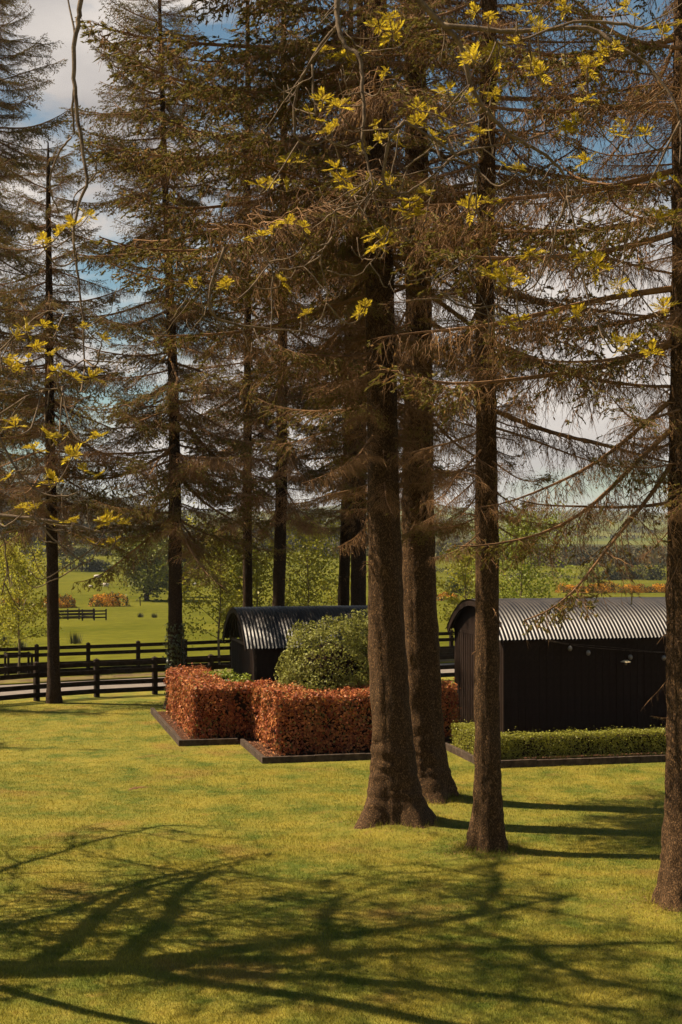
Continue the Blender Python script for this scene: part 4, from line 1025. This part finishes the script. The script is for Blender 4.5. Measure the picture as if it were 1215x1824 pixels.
for k, (px, Y, h, w, n, lab) in enumerate(((-10, 61, 5.2, 2.8, 2200, 'yellow-leaved sapling cut by the left edge of the picture'), (392, 62, 5.6, 3.6, 4200, 'leafy young tree left of the small shed roof'), (455, 63, 5.0, 2.6, 2200, 'young tree showing between two trunks above the small shed'),
                                     (548, 62, 5.9, 3.6, 4600, 'bright leafy young tree right of the trunks above the small shed roof'), (832, 64, 4.6, 2.4, 2400, 'young tree just left of the slender trunk and large hut'), (932, 60, 6.1, 3.4, 4600, 'young green tree showing above the left end of the large hut roof'))):
    g0 = ground_at(px, Y)
    broadleaf('young_tree', lab, g0, h, w, .2, .13, int(n * 1.5), M_sap if k != 5 else M_lime, .06, 40 + k, 24, 5, group=sg, bark=M_sapbark, spread=.2, up=.7)
def field_tree(lab, px, Y, h, w, n, m, seed, leaf=.45, multi=1, crown0=.2, group='field trees', tr=.3, name='field_tree'):
    return broadleaf(name, lab, ground_at(px, Y), h, w, crown0, leaf, n, m, tr, seed, 16, 6, group=group, multi=multi, spread=.22)
field_tree('round many-stemmed green tree standing in the field', 262, 255, 9.4, 10.0, 9000, M_field_leaf, 61, .55, 4, .16, tr=.25)
field_tree('darker tree close behind the round field tree', 318, 275, 8.6, 5.5, 4000, M_dark_leaf, 62, .6, 2, .1)
ht = [(112, 432, 7.2, 5, 'first slim tree from the left in the field hedgerow'), (126, 430, 8, 5, 'second slim tree from the left in the field hedgerow'), (146, 428, 7, 5, 'third slim tree from the left in the field hedgerow'), (60, 440, 8, 7, 'hedgerow tree farthest left on the field boundary')]
for k, (px, Y, h, w, lab) in enumerate(ht): field_tree(lab, px, Y, h, w, 500, M_dark_leaf, 70 + k, .6, 1, .25, 'trees in the field hedgerow', .22)
def bush(lab, px, Y, w, h, seed, m, name='bush', group=None, n=500, leaf=.3, cat='bush'):
    g0 = ground_at(px, Y); g = np.random.default_rng(seed); t = thing(name, lab, cat, g0, 0, group)
    k = max(2, int(w / 1.3)); cs = []; b = MB()
    for i in range(k):
        x = (-.5 + (i + .5) / k) * w * .85; rz = h * g.uniform(.65, 1.05); rx = w / k * g.uniform(.7, 1.0) + .2
        d = g.normal(size=(n // k, 3)); d /= np.linalg.norm(d, axis=1, keepdims=True); d[:, 2] = np.abs(d[:, 2])
        rad = g.uniform(.75, 1.08, n // k) * (1 + .12 * np.sin(d[:, 0] * 9 + i) * np.sin(d[:, 2] * 7))
        cs.append(np.array([x, g.uniform(-.3, .3), 0]) + d * rad[:, None] * np.array([rx, rx, rz]))
        b.tube([(x, 0, -.05), (x + .1, 0, rz * .6)], [.08, .03], 5)
    c = np.concatenate(cs); v, f = leaf_quads(c, leaf, g, asp=.7)
    mi = (g.uniform(0, 1, len(f)) > (.58 + .25 * np.sin(c[:, 0] * 1.3 + c[:, 2] * 2))).astype(int) if isinstance(m, list) else None
    obj('foliage', mesh_np(name + '_foliage', v, f, m, midx=mi), t); b.build('stems', M_bark_far, t)
    return t
GM = [M_gorse, M_gorse_g]
for k, (px, Y, w, h, lab) in enumerate(((104, 232, 4.8, 1.9, 'orange-flowered gorse bush left in the field, crossed by the thin trunk'), (193, 236, 5.6, 2.1, 'orange-flowered gorse bush beside the round field tree'),
                                   (1022, 298, 6.4, 1.7, 'left end of the orange gorse row above the large hut roof'), (1075, 296, 7.0, 2.2, 'taller middle gorse of the orange row above the large hut roof'), (1130, 297, 4.4, 1.7, 'small orange gorse right of the gap in the row above the hut roof'),
                                   (1175, 298, 5.4, 1.8, 'orange gorse beside the right-edge trunk above the hut roof'), (800, 255, 3.2, 1.5, 'small brownish gorse between the close trunks and the slender trunk'), (24, 240, 3, 1.4, 'small gorse bush low at the left edge of the field'))):
    bush(lab, px, Y, w, h, 80 + k, GM, 'gorse_bush', 'gorse bushes in flower', 3200, .24)
for k, (px, Y, w, h, lab) in enumerate(((166, 430, 4.2, 3.6, 'left of the two dark round bushes in the field hedgerow'), (184, 430, 4.2, 3.2, 'right of the two dark round bushes in the field hedgerow'), (1090, 420, 5, 4.4, 'dark bush left of two in the far field beyond the gorse row'), (1125, 425, 8, 4.2, 'broad dark bush right of two in the far field beyond the gorse row'),
                                   (1165, 420, 6, 4.8, 'dark bush against the right-edge trunk in the far field'), (1052, 400, 3.5, 5.0, 'pale green bushy shrub in the far field left of the dark bushes'), (812, 300, 4, 3.0, 'twiggy bush in the field between the trunks'))):
    bush(lab, px, Y, w, h, 100 + k, M_dark_leaf if k not in (5, 6) else M_field_leaf, 'field_bush', 'bushes in the far fields', 900, .6)

# hedgerow lines and woods that read as one mass
def mass(name, label, pts, leaf, per, m, seed, hs, cat):
    g = np.random.default_rng(seed); cs = []
    for (x, y, h, w) in pts:
        z = tz(x, y); d = g.normal(size=(per, 3)); d /= np.linalg.norm(d, axis=1, keepdims=True)
        rad = g.uniform(.45, 1.05, per)
        cs.append(np.array([x, y, z + h * .52]) + d * rad[:, None] * np.array([w * .5, w * .5, h * .52]))
    c = np.concatenate(cs); v, f = leaf_quads(c, leaf, g, asp=.75)
    return obj(name, mesh_np(name, v, f, m), kind='stuff', label=label, cat=cat)
g = np.random.default_rng(5)
pts = []
for k in range(120):
    a = k / 119; px = 40 + (420 - 40) * a; Y = 560 + 60 * a + 8 * sin(a * 9); p = ground_at(px, Y); pts.append((p.x, p.y, g.uniform(2.6, 3.8), 4.2))
mass('field_hedge', 'long dark clipped field hedge below the left-hand wood', pts, .7, 60, M_dark_leaf, 1, 0, 'hedge')
pts = []
for k in range(70):
    a = k / 69; px = -120 + (205 + 120) * a; Y = 436 + 3 * sin(a * 20); p = ground_at(px, Y); pts.append((p.x, p.y, g.uniform(1.0, 1.9), 3.0))
mass('hedgerow', 'low dark hedgerow crossing the field left behind the sheep', pts, .5, 40, M_dark_leaf, 2, 0, 'hedgerow')
pts = []
for k in range(1000):
    px = g.uniform(-250, 640); Y = g.uniform(650, 1150) ; p = ground_at(px, Y)
    pts.append((p.x, p.y, g.uniform(8, 15), g.uniform(8, 14)))
mass('woodland', 'dark wooded hillside beyond the fields on the left', pts, 2.2, 110, M_wood_leaf, 3, 0, 'wood')
pts = []
for k in range(420):
    px = g.uniform(560, 1500); Y = g.uniform(560, 900); p = ground_at(px, Y); pts.append((p.x, p.y, g.uniform(4, 7), g.uniform(7, 11)))
mass('woodland', 'dark belt of trees across the valley on the right', pts, 1.7, 110, M_wood_leaf, 4, 0, 'wood')
pts = []
for k in range(90):
    px = 740 + (1500 - 740) * k / 89; Y = 432 + 6 * sin(k * .5); p = ground_at(px, Y); pts.append((p.x, p.y, g.uniform(.8, 2.2), 4.0))
mass('hedgerow', 'low hedgerow crossing the far field on the right', pts, .5, 40, M_dark_leaf, 6, 0, 'hedgerow')
pts = []
for k in range(420):
    px = g.uniform(300, 1600); Y = g.uniform(1300, 5600); p = ground_at(px, Y); pts.append((p.x, p.y, g.uniform(5, 10), g.uniform(8, 34)))
mass('distant_trees', 'specks of far trees and hedges on the hazy hills', pts, 3.2, 40, M_wood_leaf, 7, 0, 'trees')

# posts of the field boundary
b = MB(); b.box(-.07, .07, -.07, .07, -.2, 1.3); fpm = b.mesh('field_post', M_timber)
for k, (px, Y, lab) in enumerate(((226, 236, 'short post at the right end of the gorse bush by the round tree'), (250, 238, 'short post just in front of the round field tree'), (132, 234, 'short post at the right end of the left gorse bush'), (198, 428, 'far post right beside the dark hedgerow bushes'), (210, 428, 'second far post right of the dark hedgerow bushes'), (225, 427, 'third far post right of the dark hedgerow bushes'), (240, 426, 'far post nearest the round field tree, beyond the sheep'))):
    obj('field_post', fpm, None, ground_at(px, Y), (0, random.Random(k).uniform(-.06, .06), 0), None, lab, 'post', 'posts of the field boundary')
# rush tussocks
for k, (px, Y, s, lab) in enumerate(((7, 100, .5, 'dark rush tussock nearest the left edge of the picture'), (38, 88, .45, 'rush tussock close beside the slim sapling stem'), (134, 98, .6, 'large rush tussock just right of the thin left trunk'), (150, 200, .4, 'small rush tussock beyond the rail pen'), (275, 190, .5, 'rush tussock close left of the ivy-clad trunk'), (250, 195, .5, 'rush tussock below the round field tree'))):
    g0 = ground_at(px, Y); r = random.Random(k); t = MB()
    for _ in range(90):
        a = r.uniform(0, 6.3); d = V(cos(a), sin(a), 0) * r.uniform(0, .5) * s; w = V(-sin(a), cos(a), 0) * .02
        p = V(0, 0, 0) + d; t.add([p - w, p + w, p + d * .6 + V(0, 0, s * r.uniform(.5, 1))], [(0, 1, 2)])
    obj('rush_tussock', t.mesh('rush_tussock', M_rush), None, g0, None, 1.5, lab, 'tussock', 'rush tussocks in the field')

# ------------------------------------------------------------------ sheep
def sheep(lab, px, Y, rot, lying=False, s=1.0):
    t = thing('sheep', lab, 'sheep', ground_at(px, Y), rot, 'sheep grazing in the field'); t.scale = (s, s, s)
    z0 = -.28 if lying else 0; b = MB(); n = 12
    prof = [(-.62, .05, .78), (-.56, .2, .76), (-.4, .29, .74), (-.1, .32, .72), (.2, .31, .73), (.42, .25, .77), (.52, .15, .83), (.6, .11, .86), (.68, .10, .84), (.78, .085, .78), (.88, .05, .72)]
    vs = []
    for x, r_, z in prof:
        for j in range(n): a = 2 * pi * j / n; vs.append((x, r_ * cos(a), z + z0 + r_ * 1.05 * sin(a)))
    fs = [(i * n + j, i * n + (j + 1) % n, (i + 1) * n + (j + 1) % n, (i + 1) * n + j) for i in range(len(prof) - 1) for j in range(n)] + [tuple(range(n))[::-1], tuple(range((len(prof) - 1) * n, len(prof) * n))]
    b.add(vs, fs)
    for x, y in ((.36, .15), (.36, -.15), (-.42, .15), (-.42, -.15)):
        if lying: b.tube([(x, y, .16), (x + .15, y * 1.2, .04)], [.06, .04], 6)
        else: b.tube([(x, y, .62), (x - .03, y, .32), (x, y, 0)], [.085, .045, .04], 6)
    for sy in (-1, 1): b.tube([(.72, sy * .07, .9 + z0), (.68, sy * .2, .88 + z0)], [.03, .012], 5)
    b.build('body', M_wool, t, smooth=True)
sheep('white sheep nearest the field hedgerow', 173, 372, .3, s=1.25)
sheep('white sheep lying just above the right gorse bush', 188.5, 325, 2.9, True, 1.15)
sheep('small white lamb left of the lying sheep', 161.5, 322, .4, True, .65)
sheep('white sheep half hidden right of the round field tree', 347, 330, .2, True, 1.0)

# fallen needles and litter round the trunks, beech leaves on the beds
g = np.random.default_rng(12); cs = []
for cx, cy, r_, _ in MOUNDS:
    n = 1500; a = g.uniform(0, 2 * pi, n); rr = r_ * (.35 + np.abs(g.normal(0, .45, n)))
    x = cx + np.cos(a) * rr * 1.2; y = cy + np.sin(a) * rr; cs.append(np.c_[x, y, bump_lawn(x, y) + .012])
c = np.concatenate(cs); v, f = leaf_quads(c, .055, g, np.tile([0, 0, 1.], (len(c), 1)), .7, .14)
obj('needle_litter', mesh_np('needle_litter', v, f, mat('litter', (0.17, 0.085, 0.035), .9, rnd=.5)), kind='stuff', label='brown fallen needles scattered round the trunk bases', cat='litter')
cs = []
for c0, a1, b1 in ((C1, 1.5, 7), (C2, 3.7, 4), (C3, 11, 3)):
    n = 700; q = g.uniform(0, 1, (n, 2)); side = g.integers(0, 2, n)
    a = np.where(side, q[:, 0] * a1, .12 + q[:, 0] * .5); b_ = np.where(side, .12 + q[:, 1] * .6, q[:, 1] * b1)
    cs.append(np.c_[c0.x + E1.x * a + E2.x * b_, c0.y + E1.y * a + E2.y * b_, np.full(n, .056)])
c = np.concatenate(cs); v, f = leaf_quads(c, .06, g, np.tile([0, 0, 1.], (len(c), 1)), .75, .6)
obj('leaf_litter', mesh_np('leaf_litter', v, f, mat('leaf_litter', (0.20, 0.08, 0.035), .9, rnd=.6)), kind='stuff', label='dead brown beech leaves lying on the planting beds', cat='litter')
# small things on the lawn
b = MB(); r = random.Random(4)
for _ in range(7):
    a = r.uniform(-.5, .9); p = V(r.uniform(-.1, .1), r.uniform(-.1, .1), .03); d = V(cos(a), sin(a) * .4, .12) * r.uniform(.15, .4)
    b.tube([p, p + d * .5 + V(0, 0, .03), p + d], [.008, .006, .003], 4)
obj('fallen_twig', b.mesh('fallen_twig', M_twig), None, G(237, 1409), label='small fallen twig lying on the sunlit lawn', cat='twig')

# ------------------------------------------------------------------ haze
hm = bpy.data.materials.new('haze'); hm.use_nodes = True; ht_ = hm.node_tree; ht_.nodes.clear()
ho = ht_.nodes.new('ShaderNodeOutputMaterial'); hv = ht_.nodes.new('ShaderNodeVolumePrincipled')
hv.inputs['Color'].default_value = (0.80, 0.88, 0.95, 1); hv.inputs['Density'].default_value = 0.00007
ht_.links.new(hv.outputs[0], ho.inputs['Volume'])
b = MB(); b.box(-5200, 5200, -420, 9100, -24, 150); b.build('haze', hm, kind='stuff')
